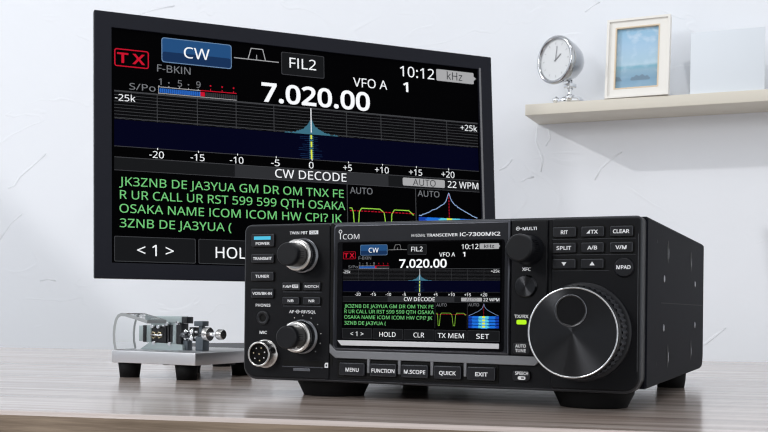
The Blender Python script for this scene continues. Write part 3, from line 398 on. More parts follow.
O|626|577,287 576,244 570,204 561,166 547,132 531,101 510,73 486,49 459,29 428,13 393,1 355,-6 314,-8 271,-6 232,1 196,13 165,29 138,49 114,73 94,101 78,132 65,167 56,204 51,245 49,288 52,344 62,396 78,442 100,482 130,517 166,545 208,565 258,577 314,581 369,577 417,565 459,545 495,517 524,483 547,442 564,396 574,344 125,287 127,241 134,200 145,163 161,131 182,104 207,83 238,67 273,58 314,55 354,58 390,67 420,83 445,104 465,131 481,163 492,200 499,241 501,287 496,354 481,411 456,457 421,491 373,511 314,518 274,515 238,506 207,490 182,469 161,443 145,411 134,374 127,333|32.34.33 32.35.34 31.35.32 31.36.35 30.36.31 30.37.36 29.66.30 66.37.30 29.67.66 65.37.66 65.38.37 28.67.29 28.68.67 64.38.65 28.69.68 63.38.64 28.70.69 63.39.38 27.70.28 27.71.70 62.39.63 27.72.71 62.40.39 26.72.27 26.73.72 61.40.62 61.41.40 25.73.26 25.74.73 60.41.61 24.74.25 60.0.41 24.42.74 23.42.24 23.43.42 59.0.60 59.1.0 22.43.23 59.2.1 22.44.43 58.2.59 21.44.22 58.3.2 57.3.58 21.45.44 20.45.21 57.4.3 20.46.45 56.4.57 19.46.20 56.5.4 19.47.46 55.5.56 19.48.47 54.5.55 18.48.19 54.6.5 18.49.48 53.6.54 17.49.18 53.7.6 17.50.49 52.7.53 17.51.50 51.7.52 17.7.51 16.7.17 16.8.7 15.8.16 15.9.8 14.9.15 14.10.9 13.10.14 13.11.10 12.11.13
P|485|229,573 297,568 352,553 393,528 421,495 439,454 444,404 443,381 439,358 433,336 423,316 411,296 395,278 375,262 351,249 324,238 292,230 256,225 216,223 150,223 150,0 78,0 78,573 223,511 150,511 150,285 208,285 242,286 272,290 298,296 320,306 338,318 352,334 362,352 368,375 370,401 366,435 354,462 334,484 306,499 269,508|21.24.22 24.0.22 24.1.0 24.2.1 24.3.2 24.23.3 23.40.3 40.4.3 21.25.24 39.4.40 38.4.39 38.5.4 37.5.38 36.5.37 36.6.5 35.6.36 35.7.6 34.7.35 34.8.7 33.8.34 33.9.8 32.9.33 32.10.9 31.10.32 30.10.31 30.11.10 29.11.30 28.11.29 28.12.11 27.12.28 26.12.27 21.19.25 19.26.25 19.12.26 19.13.12 19.14.13 19.15.14 19.16.15 19.17.16 19.18.17 21.20.19
Q|626|577,287 575,242 569,200 559,160 544,124 525,92 503,64 476,40 445,21 411,6 548,-136 444,-136 334,-7 330,-7 327,-7 324,-8 320,-8 317,-8 314,-8 271,-6 232,1 196,13 165,29 138,49 114,73 94,101 78,132 65,167 56,204 51,245 49,288 52,344 62,396 78,442 100,482 130,517 166,545 208,565 258,577 314,581 369,577 417,565 459,545 495,517 524,483 547,442 564,396 574,344 125,287 127,241 134,200 145,163 161,131 182,104 207,83 238,67 273,58 314,55 354,58 390,67 420,83 445,104 465,131 481,163 492,200 499,241 501,287 496,354 481,411 456,457 421,491 373,511 314,518 274,515 238,506 207,490 182,469 161,443 145,411 134,374 127,333|38.40.39 38.41.40 37.41.38 37.42.41 36.42.37 36.43.42 35.72.36 72.43.36 35.73.72 71.43.72 71.44.43 34.73.35 34.74.73 70.44.71 34.75.74 69.44.70 34.76.75 69.45.44 33.76.34 33.77.76 68.45.69 33.78.77 68.46.45 32.78.33 32.79.78 67.46.68 67.47.46 31.79.32 31.80.79 66.47.67 30.80.31 66.0.47 30.48.80 29.48.30 29.49.48 65.0.66 65.1.0 28.49.29 65.2.1 28.50.49 64.2.65 27.50.28 63.2.64 27.51.50 63.3.2 26.51.27 26.52.51 62.3.63 62.4.3 25.52.26 25.53.52 61.4.62 61.5.4 25.54.53 60.5.61 24.54.25 60.6.5 24.55.54 59.6.60 23.55.24 23.56.55 58.6.59 58.7.6 23.57.56 57.7.58 23.7.57 22.7.23 22.8.7 21.8.22 21.9.8 20.9.21 20.12.9 12.10.9 19.12.20 18.14.19 14.13.19 13.12.19 11.10.12 18.15.14 18.16.15 18.17.16
R|499|236,573 281,571 320,565 353,555 381,540 404,522 422,500 434,474 442,444 444,410 442,381 437,356 427,334 415,315 401,298 385,285 367,274 349,264 330,257 487,0 403,0 264,237 150,237 150,0 78,0 78,573 232,510 150,510 150,298 236,298 278,301 312,310 338,325 355,347 366,374 370,407 368,430 363,450 355,467 343,480 328,491 310,500 287,505 261,509|24.27.25 27.0.25 27.1.0 27.2.1 27.3.2 27.4.3 27.5.4 27.26.5 26.43.5 43.6.5 24.28.27 42.6.43 41.6.42 41.7.6 40.7.41 39.7.40 38.7.39 38.8.7 37.8.38 36.8.37 36.9.8 35.9.36 35.10.9 34.10.35 34.11.10 33.11.34 33.12.11 32.12.33 32.13.12 31.13.32 31.14.13 30.14.31 29.14.30 29.15.14 24.22.28 22.29.28 22.15.29 22.16.15 22.17.16 22.18.17 22.21.18 21.19.18 24.23.22 20.19.21
S|440|403,153 400,121 392,92 378,66 359,44 335,26 307,11 274,1 238,-6 198,-8 177,-8 157,-7 137,-5 118,-2 100,1 83,4 68,9 54,14 41,19 41,88 62,80 86,72 113,65 142,59 171,56 201,55 228,56 252,60 273,66 290,74 305,85 316,98 324,113 329,129 330,147 329,164 325,180 318,194 308,207 295,218 277,230 255,241 228,253 196,265 172,274 151,284 131,294 114,305 98,317 85,330 74,344 65,359 57,375 52,393 49,413 48,435 51,464 58,490 71,513 89,533 110,550 136,563 165,573 197,579 231,581 262,580 290,577 318,572 343,565 367,558 389,549 366,487 346,495 325,502 302,508 278,513 254,516 229,517 207,516 187,513 169,507 155,499 142,489 133,478 126,464 122,450 121,434 122,416 126,400 133,386 143,373 156,362 172,351 193,341 217,330 246,318 278,306 307,293 332,279 353,264 371,247 385,228 395,206 401,181|63.65.64 63.66.65 62.66.63 62.67.66 61.67.62 61.68.67 61.69.68 60.69.61 60.70.69 59.70.60 59.76.70 76.75.70 75.74.70 74.73.70 73.72.70 72.71.70 58.77.59 77.76.59 58.78.77 58.79.78 57.79.58 57.80.79 57.81.80 57.82.81 56.82.57 56.83.82 56.84.83 56.85.84 55.85.56 55.86.85 54.86.55 54.87.86 54.88.87 53.88.54 53.89.88 52.89.53 52.90.89 51.90.52 51.91.90 51.92.91 50.92.51 50.93.92 49.93.50 49.94.93 49.95.94 48.95.49 48.96.95 47.96.48 47.97.96 46.97.47 45.97.46 45.98.97 44.98.45 44.99.98 43.99.44 42.99.43 42.100.99 41.100.42 41.101.100 40.101.41 39.101.40 39.102.101 38.102.39 37.102.38 37.103.102 36.103.37 36.0.103 35.0.36 34.0.35 34.1.0 33.1.34 32.1.33 32.2.1 31.2.32 30.2.31 30.3.2 18.20.19 29.3.30 18.21.20 28.3.29 18.22.21 28.4.3 27.4.28 18.23.22 26.4.27 18.24.23 25.4.26 18.25.24 18.4.25 18.5.4 18.6.5 17.6.18 16.6.17 16.7.6 15.7.16 14.7.15 13.7.14 13.8.7 12.8.13 11.8.12 11.9.8 10.9.11
T|446|259,0 187,0 187,509 8,509 8,573 437,573 437,509 259,509|3.5.4 3.6.5 2.6.3 1.7.2 7.6.2 1.0.7
U|586|513,202 511,164 503,128 489,95 470,65 446,40 416,20 380,4 338,-5 290,-8 225,-2 171,18 128,50 97,93 78,144 72,204 72,573 144,573 144,201 148,158 161,122 182,93 211,72 248,59 294,55 327,57 355,63 379,73 399,88 415,105 427,126 435,149 440,174 442,202 442,573 513,573|15.17.16 15.18.17 33.35.34 33.0.35 14.18.15 32.0.33 32.1.0 14.19.18 31.1.32 31.2.1 14.20.19 30.2.31 13.20.14 30.3.2 29.3.30 13.21.20 28.3.29 28.4.3 12.21.13 12.22.21 27.4.28 26.4.27 12.23.22 26.5.4 25.5.26 12.24.23 24.5.25 12.5.24 11.5.12 11.6.5 11.7.6 10.7.11 10.8.7 9.8.10
V|481|481,573 277,0 204,0 0,573 75,573 204,205 210,190 215,175 220,160 224,146 228,132 231,119 235,106 238,93 241,80 243,93 246,106 250,119 253,133 257,147 262,161 267,176 271,191 277,207 405,573|2.4.3 2.5.4 23.0.24 23.1.0 22.1.23 2.6.5 21.1.22 2.7.6 20.1.21 2.8.7 19.1.20 2.9.8 18.1.19 2.10.9 17.1.18 2.11.10 16.1.17 2.12.11 15.1.16 2.13.12 14.1.15 2.14.13 2.1.14
W|746|735,573 583,0 510,0 399,375 395,387 392,398 389,410 386,421 383,433 380,443 378,454 375,463 373,471 372,478 370,484 370,488 369,484 368,478 367,471 365,463 363,454 361,443 358,433 355,421 352,409 349,397 346,385 342,373 234,0 161,0 10,573 85,573 174,223 177,211 180,199 183,186 185,175 188,163 190,151 193,140 195,129 196,118 198,107 200,97 201,87 203,97 205,108 206,119 209,131 211,142 213,154 216,166 219,179 222,191 225,203 229,215 232,227 333,573 407,573 512,225 516,212 520,200 523,187 526,175 529,163 532,151 534,139 536,128 538,117 540,106 542,96 544,87 545,100 548,114 550,129 553,144 556,159 560,175 564,191 568,207 572,224 660,573|29.31.30 29.32.31 56.58.57 56.15.58 15.59.58 80.0.81 80.1.0 56.16.15 14.59.15 13.59.14 56.17.16 12.59.13 56.18.17 56.19.18 11.59.12 56.20.19 10.59.11 56.21.20 9.59.10 56.22.21 8.59.9 7.59.8 56.23.22 6.59.7 56.24.23 5.59.6 56.25.24 4.59.5 56.26.25 3.59.4 56.27.26 2.59.3 56.28.27 55.28.56 2.60.59 79.1.80 29.33.32 54.28.55 2.61.60 29.34.33 78.1.79 53.28.54 2.62.61 29.35.34 77.1.78 52.28.53 2.63.62 29.36.35 51.28.52 2.64.63 76.1.77 29.37.36 50.28.51 29.38.37 2.65.64 75.1.76 49.28.50 29.39.38 2.66.65 74.1.75 48.28.49 29.40.39 2.67.66 47.28.48 29.41.40 73.1.74 2.68.67 46.28.47 29.42.41 2.69.68 72.1.73 45.28.46 29.43.42 2.70.69 71.1.72 44.28.45 29.44.43 2.71.70 29.28.44 2.1.71
X|470|467,0 385,0 233,249 79,0 3,0 193,298 15,573 95,573 236,348 377,573 453,573 276,300|5.7.6 5.8.7 8.10.9 8.11.10 5.11.8 5.0.11 4.2.5 2.0.5 4.3.2 1.0.2
Y|454|227,291 376,573 454,573 263,222 263,0 191,0 191,219 0,573 79,573|6.8.7 6.0.8 0.2.1 0.3.2 6.3.0 6.4.3 5.4.6
Z|459|427,0 30,0 30,55 332,508 40,508 40,573 419,573 419,518 118,64 427,64|4.6.5 4.7.6 4.3.7 3.8.7 2.8.3 2.9.8 2.0.9 1.0.2
k|428|138,291 138,282 137,270 137,257 136,244 135,232 135,221 138,221 142,226 146,232 152,240 159,248 165,256 172,264 178,272 184,279 189,285 326,430 409,430 235,246 421,0 336,0 187,200 138,158 138,0 68,0 68,609 138,609|25.27.26 25.0.27 16.18.17 16.19.18 25.1.0 15.19.16 25.2.1 14.19.15 13.19.14 25.3.2 12.19.13 25.4.3 11.19.12 10.19.11 10.20.19 25.5.4 9.22.10 22.20.10 8.22.9 25.6.5 7.22.8 25.7.6 25.23.7 23.22.7 21.20.22 25.24.23
o|485|442,216 440,181 436,150 428,121 417,95 404,71 388,51 369,33 348,18 324,7 299,-1 271,-6 241,-8 214,-6 188,-1 163,7 140,18 119,33 100,51 84,71 70,95 59,121 51,150 46,181 44,216 47,261 55,301 68,336 87,367 110,392 137,412 169,426 204,435 244,438 281,435 316,426 347,412 374,392 398,367 417,336 431,301 439,261 117,216 119,184 123,154 130,128 141,105 155,86 172,71 192,59 216,53 243,51 270,53 294,59 314,71 331,86 345,105 356,128 363,154 367,184 369,216 367,248 363,277 355,303 345,325 331,344 314,359 294,370 270,376 242,379 202,374 171,359 147,335 130,303 120,263|32.34.33 31.34.32 31.35.34 30.35.31 30.36.35 29.36.30 29.37.36 29.38.37 28.69.29 69.38.29 28.70.69 68.38.69 67.38.68 28.71.70 66.38.67 66.39.38 27.71.28 27.72.71 65.39.66 64.39.65 26.72.27 64.40.39 26.73.72 63.40.64 62.40.63 26.74.73 25.74.26 62.41.40 61.41.62 25.42.74 24.42.25 61.0.41 60.0.61 23.42.24 23.43.42 59.0.60 59.1.0 23.44.43 58.1.59 22.44.23 58.2.1 22.45.44 57.2.58 21.45.22 57.3.2 21.46.45 56.3.57 20.46.21 56.4.3 20.47.46 55.4.56 19.47.20 55.5.4 19.48.47 54.5.55 18.48.19 54.6.5 18.49.48 53.6.54 18.50.49 52.6.53 18.51.50 51.6.52 17.51.18 17.6.51 17.7.6 16.7.17 16.8.7 16.9.8 15.9.16 14.9.15 14.10.9 14.11.10 13.11.14 13.12.11
z|377|346,0 31,0 31,47 262,375 45,375 45,430 340,430 340,377 112,55 346,55|4.6.5 4.7.6 4.3.7 3.8.7 2.8.3 2.9.8 2.0.9 1.0.2""", "b": """ |209||
(|241|23,89 16,132 11,176 10,220 11,265 16,309 23,352 33,395 47,437 63,477 83,515 107,552 139,595 257,595 201,510 174,456 153,400 138,341 129,281 125,220 127,181 131,142 138,102 147,64 159,26 174,-11 191,-46 211,-81 257,-149 139,-149 107,-107 84,-71 64,-33 47,6 33,47|11.13.12 11.14.13 10.14.11 9.14.10 9.15.14 8.15.9 8.16.15 7.16.8 7.17.16 6.17.7 5.17.6 5.18.17 4.18.5 4.19.18 3.19.4 3.20.19 2.20.3 2.21.20 1.21.2 1.22.21 0.22.1 0.23.22 34.23.0 34.24.23 33.24.34 33.25.24 32.25.33 32.26.25 31.26.32 31.27.26 30.27.31 30.28.27 29.28.30
)|241|218,352 225,309 229,265 231,220 229,176 225,132 218,89 207,47 194,6 177,-33 158,-71 134,-107 101,-149 -17,-149 29,-81 49,-46 66,-11 81,26 93,64 103,102 110,142 114,181 115,221 114,261 110,301 103,341 93,380 81,419 66,456 49,492 29,527 -18,595 101,595 134,552 158,515 178,477 194,437 207,395|30.32.31 30.33.32 30.34.33 29.34.30 29.35.34 28.35.29 28.36.35 27.36.28 27.37.36 26.37.27 26.0.37 25.0.26 25.1.0 24.1.25 24.2.1 23.2.24 23.3.2 22.3.23 21.3.22 21.4.3 20.4.21 20.5.4 19.5.20 19.6.5 18.6.19 18.7.6 17.7.18 17.8.7 16.8.17 16.9.8 15.9.16 15.10.9 14.10.15 14.11.10 13.11.14 13.12.11
+|459|279,499 279,333 439,333 439,232 279,232 279,67 178,67 178,232 18,232 18,333 178,333 178,499|10.0.11 10.1.0 8.10.9 8.1.10 8.2.1 8.3.2 7.3.8 6.4.7 4.3.7 6.5.4
-|258|248,162 10,162 10,268 248,268|1.3.2 1.0.3
.|215|57,-15 45,1 38,21 36,43 38,66 45,86 57,102 73,112 89,117 107,119 125,117 141,112 157,102 170,86 177,66 179,43 177,21 170,1 157,-15 142,-25 125,-31 107,-33 89,-31 72,-25|8.10.9 8.11.10 7.11.8 7.12.11 6.12.7 6.13.12 5.13.6 5.14.13 4.14.5 4.15.14 3.15.4 2.15.3 2.16.15 1.16.2 1.17.16 0.17.1 0.18.17 23.18.0 23.19.18 22.19.23 22.20.19 21.20.22
/|298|206,595 322,595 92,-22 -24,-22|3.1.0 3.2.1
0|459|420,453 432,403 439,348 441,287 440,241 437,198 431,159 422,122 410,89 395,59 376,32 353,10 327,-7 297,-20 264,-28 228,-30 184,-26 143,-12 108,10 79,41 56,78 39,122 27,172 20,227 17,287 19,348 26,403 37,452 53,496 76,533 105,564 140,586 182,599 229,603 273,599 314,586 349,564 379,533 402,496 143,412 137,377 133,335 132,287 133,239 137,197 143,161 151,132 162,110 175,94 189,83 207,77 229,74 250,77 268,83 282,94 295,110 306,132 315,161 321,197 325,239 326,287 325,335 321,377 315,412 306,441 295,463 282,479 268,490 250,497 229,499 207,497 189,490 175,479 162,463 151,441|32.34.33 31.34.32 31.35.34 30.35.31 30.36.35 30.37.36 29.37.30 29.38.37 28.69.29 69.38.29 28.70.69 68.38.69 67.38.68 28.71.70 67.0.38 27.71.28 27.72.71 66.0.67 27.73.72 65.0.66 27.74.73 64.0.65 64.1.0 26.74.27 26.39.74 63.1.64 26.40.39 62.1.63 62.2.1 25.40.26 25.41.40 61.2.62 61.3.2 24.41.25 24.42.41 60.3.61 60.4.3 24.43.42 59.4.60 23.43.24 59.5.4 23.44.43 58.5.59 22.44.23 58.6.5 22.45.44 57.6.58 21.45.22 21.46.45 56.6.57 56.7.6 21.47.46 55.7.56 20.47.21 55.8.7 20.48.47 54.8.55 20.49.48 53.8.54 53.9.8 20.50.49 52.9.53 19.50.20 19.51.50 51.9.52 19.9.51 19.10.9 18.10.19 18.11.10 18.12.11 17.12.18 17.13.12 16.13.17 16.14.13 15.14.16
1|459|307,595 307,-22 194,-22 194,400 194,415 194,428 194,440 194,451 195,461 195,471 196,480 196,490 194,444 226,475 218,467 210,460 202,454 194,446 183,438 105,374 40,456 219,595|20.0.21 20.11.0 11.13.0 13.1.0 20.10.11 12.7.11 7.13.11 20.9.10 7.14.13 12.1.13 20.8.9 7.15.14 20.7.8 7.16.15 19.7.20 7.17.16 19.17.7 17.12.7 12.6.7 19.18.17 6.1.12 5.1.6 4.1.5 3.1.4 2.1.3
2|459|439,86 439,-22 16,-22 16,68 173,226 200,253 224,279 245,301 262,323 276,343 286,362 294,382 298,402 299,424 297,448 290,466 279,479 263,490 244,496 220,498 197,497 175,493 156,486 137,476 117,464 79,436 14,517 47,543 65,556 83,567 103,577 125,586 147,593 171,598 195,602 221,603 257,600 291,594 322,582 349,566 373,546 391,521 405,493 413,462 416,428 414,396 407,365 395,335 380,307 362,279 341,252 317,226 291,198 263,170 150,58 150,86|34.36.35 33.36.34 33.37.36 32.37.33 32.38.37 31.38.32 30.38.31 30.39.38 29.39.30 28.39.29 28.40.39 27.40.28 27.41.40 26.41.27 26.42.41 25.24.26 24.23.26 23.22.26 22.21.26 21.20.26 20.19.26 19.42.26 18.42.19 17.42.18 17.43.42 16.43.17 15.43.16 14.43.15 14.44.43 13.44.14 13.45.44 12.45.13 11.45.12 11.46.45 10.46.11 10.47.46 9.47.10 8.47.9 8.48.47 7.48.8 7.49.48 6.49.7 6.50.49 5.50.6 4.50.5 4.51.50 4.52.51 3.52.4 3.53.52 3.55.53 55.54.53 3.0.55 3.1.0 2.1.3
3|459|366,557 395,523 412,483 417,439 416,411 410,385 401,362 388,341 371,323 352,308 330,296 307,287 299,284 299,316 325,311 364,295 395,270 418,239 431,203 435,163 432,127 423,94 409,63 387,35 360,12 327,-7 288,-20 243,-28 194,-30 163,-29 134,-27 106,-23 79,-17 52,-8 14,9 14,123 69,99 93,90 119,83 145,78 170,74 194,73 237,76 269,85 291,98 305,115 314,137 317,165 315,182 311,197 303,208 293,218 278,227 259,234 236,239 209,242 178,243 101,243 101,348 179,348 207,349 230,353 250,360 266,368 279,378 288,390 295,403 300,417 301,433 299,454 292,469 281,481 265,491 245,497 218,499 201,499 184,497 169,494 154,490 140,485 127,479 114,472 100,464 69,443 8,526 50,555 77,570 107,584 142,594 179,601 218,603 277,598 327,583|89.91.90 88.91.89 88.92.91 87.92.88 86.92.87 86.0.92 85.0.86 85.1.0 84.1.85 83.82.84 82.81.84 81.80.84 80.79.84 79.78.84 78.77.84 77.76.84 76.1.84 76.75.1 75.74.1 74.2.1 73.2.74 72.2.73 71.2.72 71.3.2 70.3.71 69.3.70 68.3.69 68.4.3 67.4.68 66.4.67 66.5.4 65.5.66 64.5.65 64.6.5 63.6.64 62.6.63 62.7.6 61.7.62 60.7.61 59.7.60 57.59.58 57.13.59 13.7.59 13.8.7 13.9.8 57.12.13 14.9.13 15.9.14 10.15.9 11.15.10 11.16.15 12.16.11 57.16.12 57.56.16 56.17.16 55.17.56 54.17.55 54.18.17 53.18.54 52.18.53 51.18.52 50.18.51 49.18.50 49.19.18 48.19.49 47.19.48 46.19.47 46.20.19 45.20.46 45.21.20 34.36.35 44.21.45 34.37.36 43.21.44 43.22.21 34.38.37 42.22.43 34.39.38 34.40.39 41.22.42 34.41.40 34.22.41 34.23.22 34.24.23 34.25.24 33.25.34 33.26.25 32.26.33 31.26.32 31.27.26 30.27.31 29.27.30 29.28.27
4|459|465,215 465,108 381,108 381,-22 269,-22 269,108 -5,108 -5,197 275,598 381,598 381,215 269,215 269,374 269,387 269,400 270,412 270,424 270,435 271,445 271,455 272,465 272,474 272,484 273,493 272,478 306,478 307,481 302,469 295,457 288,445 282,434 275,425 128,215|7.23.8 23.9.8 23.26.9 26.10.9 7.24.23 22.26.23 21.26.22 21.27.26 25.10.26 7.21.24 21.25.24 21.27.25 27.10.25 7.20.21 28.10.27 7.19.20 29.10.28 7.18.19 7.17.18 30.10.29 7.16.17 31.10.30 32.15.31 15.10.31 7.15.16 7.32.15 32.14.15 32.13.14 32.12.13 32.11.12
5|459|166,370 183,372 201,373 221,373 261,371 298,364 332,351 362,334 387,312 408,286 423,255 432,220 435,183 432,142 422,104 406,69 384,39 356,14 324,-5 286,-19 244,-27 199,-30 169,-29 140,-26 111,-22 85,-15 61,-6 29,10 29,126 80,99 102,91 126,84 151,78 176,75 200,74 224,75 246,79 265,86 281,94 294,105 304,118 312,134 317,153 319,175 315,205 306,227 292,245 270,258 239,267 197,270 183,269 167,268 149,266 131,263 117,261 95,257 41,291 65,595 395,595 395,486 166,486 157,369 139,366 152,368|56.60.57 60.58.57 60.59.58 56.62.60 62.61.60 2.4.3 1.4.2 0.4.1 0.5.4 63.5.0 62.5.63 56.5.62 56.6.5 56.7.6 56.8.7 56.9.8 55.54.56 54.53.56 53.52.56 52.51.56 51.50.56 50.9.56 50.49.9 49.10.9 48.10.49 47.10.48 46.10.47 46.11.10 45.11.46 44.11.45 44.12.11 43.12.44 43.13.12 42.13.43 41.13.42 41.14.13 40.14.41 27.29.28 39.14.40 38.14.39 38.15.14 27.30.29 37.15.38 27.31.30 36.15.37 27.32.31 35.15.36 27.33.32 34.15.35 27.34.33 27.15.34 27.16.15 27.17.16 27.18.17 26.18.27 26.19.18 25.19.26 24.19.25 24.20.19 23.20.24 22.20.23 22.21.20
6|459|38,126 29,162 24,202 22,244 23,279 25,312 29,346 35,379 43,411 54,442 68,471 85,499 105,524 129,547 156,567 188,582 223,594 263,600 306,603 319,602 332,602 346,601 359,599 372,597 399,590 399,484 361,495 352,497 341,499 330,500 319,501 308,501 276,499 249,493 225,485 206,473 189,458 176,441 164,422 155,400 148,375 143,348 139,320 138,313 108,313 111,317 123,330 136,343 151,354 169,363 188,371 208,376 231,379 255,380 290,378 323,370 353,357 379,339 402,316 420,289 433,258 441,223 443,184 440,144 432,106 418,72 399,42 375,16 347,-4 314,-19 278,-27 239,-30 209,-28 181,-23 154,-13 128,1 105,18 84,39 65,65 50,94 195,84 208,78 222,75 238,73 264,76 286,85 304,99 317,119 326,147 329,184 326,214 319,238 307,256 291,270 269,278 240,281 220,280 202,275 185,268 171,259 159,248 150,236 143,223 139,211 138,197 138,183 140,167 144,152 149,138 156,124 164,112 173,101 184,91|17.19.18 17.20.19 17.21.20 17.22.21 16.22.17 16.23.22 16.24.23 15.24.16 15.25.24 14.25.15 13.26.14 26.25.14 12.29.13 29.28.13 28.27.13 27.26.13 11.31.12 31.30.12 30.29.12 11.32.31 10.32.11 10.33.32 10.34.33 10.35.34 10.36.35 9.36.10 9.37.36 8.37.9 8.38.37 8.39.38 7.39.8 7.40.39 52.54.53 51.54.52 6.40.7 51.55.54 50.55.51 6.41.40 49.55.50 49.56.55 48.56.49 48.57.56 47.57.48 6.47.41 47.42.41 5.47.6 5.46.47 42.57.47 42.58.57 5.45.46 43.58.42 5.44.45 43.59.58 5.43.44 5.59.43 4.59.5 4.95.59 95.94.59 94.60.59 4.96.95 4.97.96 3.97.4 93.60.94 3.98.97 92.60.93 3.99.98 3.100.99 92.61.60 91.61.92 3.101.100 2.101.3 90.61.91 2.102.101 2.103.102 90.62.61 89.62.90 2.104.103 1.104.2 1.105.104 89.63.62 88.63.89 1.106.105 1.107.106 0.107.1 0.108.107 87.63.88 87.64.63 0.109.108 79.109.0 79.110.109 86.64.87 79.111.110 86.65.64 79.112.111 85.65.86 78.112.79 78.80.112 84.65.85 78.81.80 78.82.81 83.65.84 78.83.82 78.65.83 78.66.65 77.66.78 77.67.66 76.67.77 75.67.76 75.68.67 74.68.75 74.69.68 73.69.74 73.70.69 72.70.73 72.71.70
7|459|201,-22 75,-22 310,486 13,486 13,595 441,595 441,513|3.5.4 3.6.5 3.2.6 2.0.6 1.0.2
8|459|133,585 162,595 194,601 229,603 263,601 296,595 326,585 353,572 377,554 396,532 411,505 419,476 422,444 420,418 414,394 405,373 392,353 377,336 360,321 341,307 322,295 338,304 325,311 347,297 369,283 388,266 406,248 420,227 432,203 438,177 441,148 438,114 429,82 414,53 393,28 368,8 339,-9 306,-21 270,-28 231,-30 189,-28 152,-21 118,-10 88,6 63,26 43,51 28,79 20,111 17,146 19,174 26,201 36,225 50,246 67,265 86,281 106,295 127,308 113,301 128,292 109,305 92,319 76,335 63,353 51,373 42,395 37,419 36,445 39,476 47,506 62,531 82,553 106,571 140,187 135,174 131,161 130,146 133,125 140,107 153,92 171,81 196,73 229,70 261,73 286,81 304,92 317,108 325,126 328,148 326,161 323,173 317,184 308,195 296,206 281,216 264,226 244,236 221,245 217,246 204,240 186,230 170,220 158,209 148,198 289,485 273,494 253,500 228,502 204,500 185,494 169,485 158,473 151,460 149,441 150,426 153,414 159,404 167,394 177,385 190,376 206,367 223,359 232,355 240,358 256,367 270,375 281,384 291,393 298,403 304,414 307,427 308,441 306,460 299,474|2.4.3 2.5.4 1.5.2 1.6.5 0.6.1 0.7.6 71.7.0 71.8.7 70.8.71 70.9.8 69.9.70 69.10.9 68.10.69 67.107.68 107.106.68 106.10.68 106.105.10 105.11.10 67.108.107 104.11.105 67.109.108 103.11.104 132.11.103 67.110.109 66.110.67 132.12.11 131.12.132 66.111.110 130.12.131 66.112.111 65.112.66 130.13.12 65.113.112 129.13.130 128.13.129 65.114.113 64.114.65 128.14.13 127.14.128 64.115.114 64.116.115 126.14.127 63.116.64 126.15.14 63.117.116 125.15.126 63.118.117 124.15.125 63.119.118 123.15.124 62.119.63 123.16.15 62.120.119 122.16.123 62.121.120 121.16.122 62.16.121 62.17.16 61.17.62 61.18.17 60.18.61 60.22.18 22.19.18 59.56.60 56.22.60 56.23.22 21.19.22 59.57.56 55.23.56 20.21.19 57.58.59 55.24.23 54.24.55 54.25.24 53.25.54 53.26.25 52.26.53 52.97.26 97.27.26 52.98.97 96.27.97 51.98.52 95.27.96 51.99.98 94.27.95 51.100.99 94.28.27 93.28.94 50.100.51 50.101.100 92.28.93 50.102.101 91.28.92 91.29.28 49.102.50 49.72.102 90.29.91 49.73.72 89.29.90 89.30.29 49.74.73 48.74.49 88.30.89 87.30.88 48.75.74 87.31.30 86.31.87 47.75.48 47.76.75 85.31.86 47.77.76 85.32.31 46.77.47 84.32.85 46.78.77 83.32.84 46.79.78 83.33.32 46.80.79 82.33.83 45.80.46 45.81.80 81.33.82 45.33.81 45.34.33 44.34.45 44.35.34 43.35.44 43.36.35 42.36.43 42.37.36 41.37.42 41.38.37 40.38.41 40.39.38
9|459|423,446 432,410 437,371 439,328 438,294 436,261 432,227 426,194 418,162 407,131 393,101 376,74 356,48 332,25 305,6 273,-10 237,-21 198,-28 154,-30 142,-30 129,-29 115,-28 100,-26 87,-24 60,-17 60,90 97,78 107,76 119,74 130,73 142,72 152,72 185,74 212,79 235,88 255,100 271,114 285,131 297,150 306,173 313,197 318,224 322,252 322,259 352,259 349,255 338,242 324,230 309,219 292,210 273,202 252,196 229,193 204,192 170,195 137,202 108,215 81,233 59,256 41,283 28,314 21,349 18,387 21,429 29,467 43,501 63,531 87,556 116,577 148,591 184,600 223,603 253,601 281,595 308,585 334,571 357,554 378,532 396,507 411,478 266,489 253,495 239,498 223,499 197,496 176,487 158,473 144,453 135,425 132,388 135,358 142,334 153,316 169,303 191,295 220,292 241,293 259,297 276,304 290,314 302,325 311,337 318,350 322,362 324,375 323,390 321,405 317,420 312,435 305,448 297,461 288,472 278,481|70.72.71 70.73.72 69.73.70 69.74.73 68.74.69 68.75.74 67.75.68 67.76.75 66.76.67 66.77.76 66.78.77 65.78.66 65.83.78 83.82.78 82.79.78 64.84.65 84.83.65 81.79.82 64.85.84 80.79.81 112.79.80 64.86.85 111.79.112 111.0.79 64.87.86 110.0.111 63.87.64 109.0.110 63.88.87 108.0.109 108.1.0 107.1.108 62.88.63 62.89.88 106.1.107 106.2.1 105.2.106 104.2.105 62.90.89 61.90.62 103.2.104 103.3.2 102.3.103 61.91.90 101.3.102 60.91.61 100.3.101 60.92.91 100.4.3 99.4.100 60.93.92 59.93.60 98.4.99 97.4.98 59.94.93 96.4.97 59.95.94 96.5.4 95.5.96 59.5.95 58.5.59 58.43.5 43.44.5 44.6.5 58.42.43 45.6.44 57.42.58 46.6.45 57.41.42 47.6.46 56.41.57 48.6.47 48.7.6 56.48.41 48.40.41 56.49.48 40.7.48 55.49.56 55.50.49 54.50.55 54.51.50 39.7.40 54.52.51 53.52.54 39.8.7 38.8.39 38.9.8 37.9.38 37.10.9 36.10.37 35.10.36 35.11.10 34.11.35 24.26.25 33.11.34 32.11.33 24.27.26 24.28.27 24.29.28 31.11.32 31.12.11 24.30.29 24.31.30 24.12.31 24.13.12 24.14.13 24.15.14 24.16.15 23.16.24 23.17.16 22.17.23 21.17.22 21.18.17 20.18.21 19.18.20
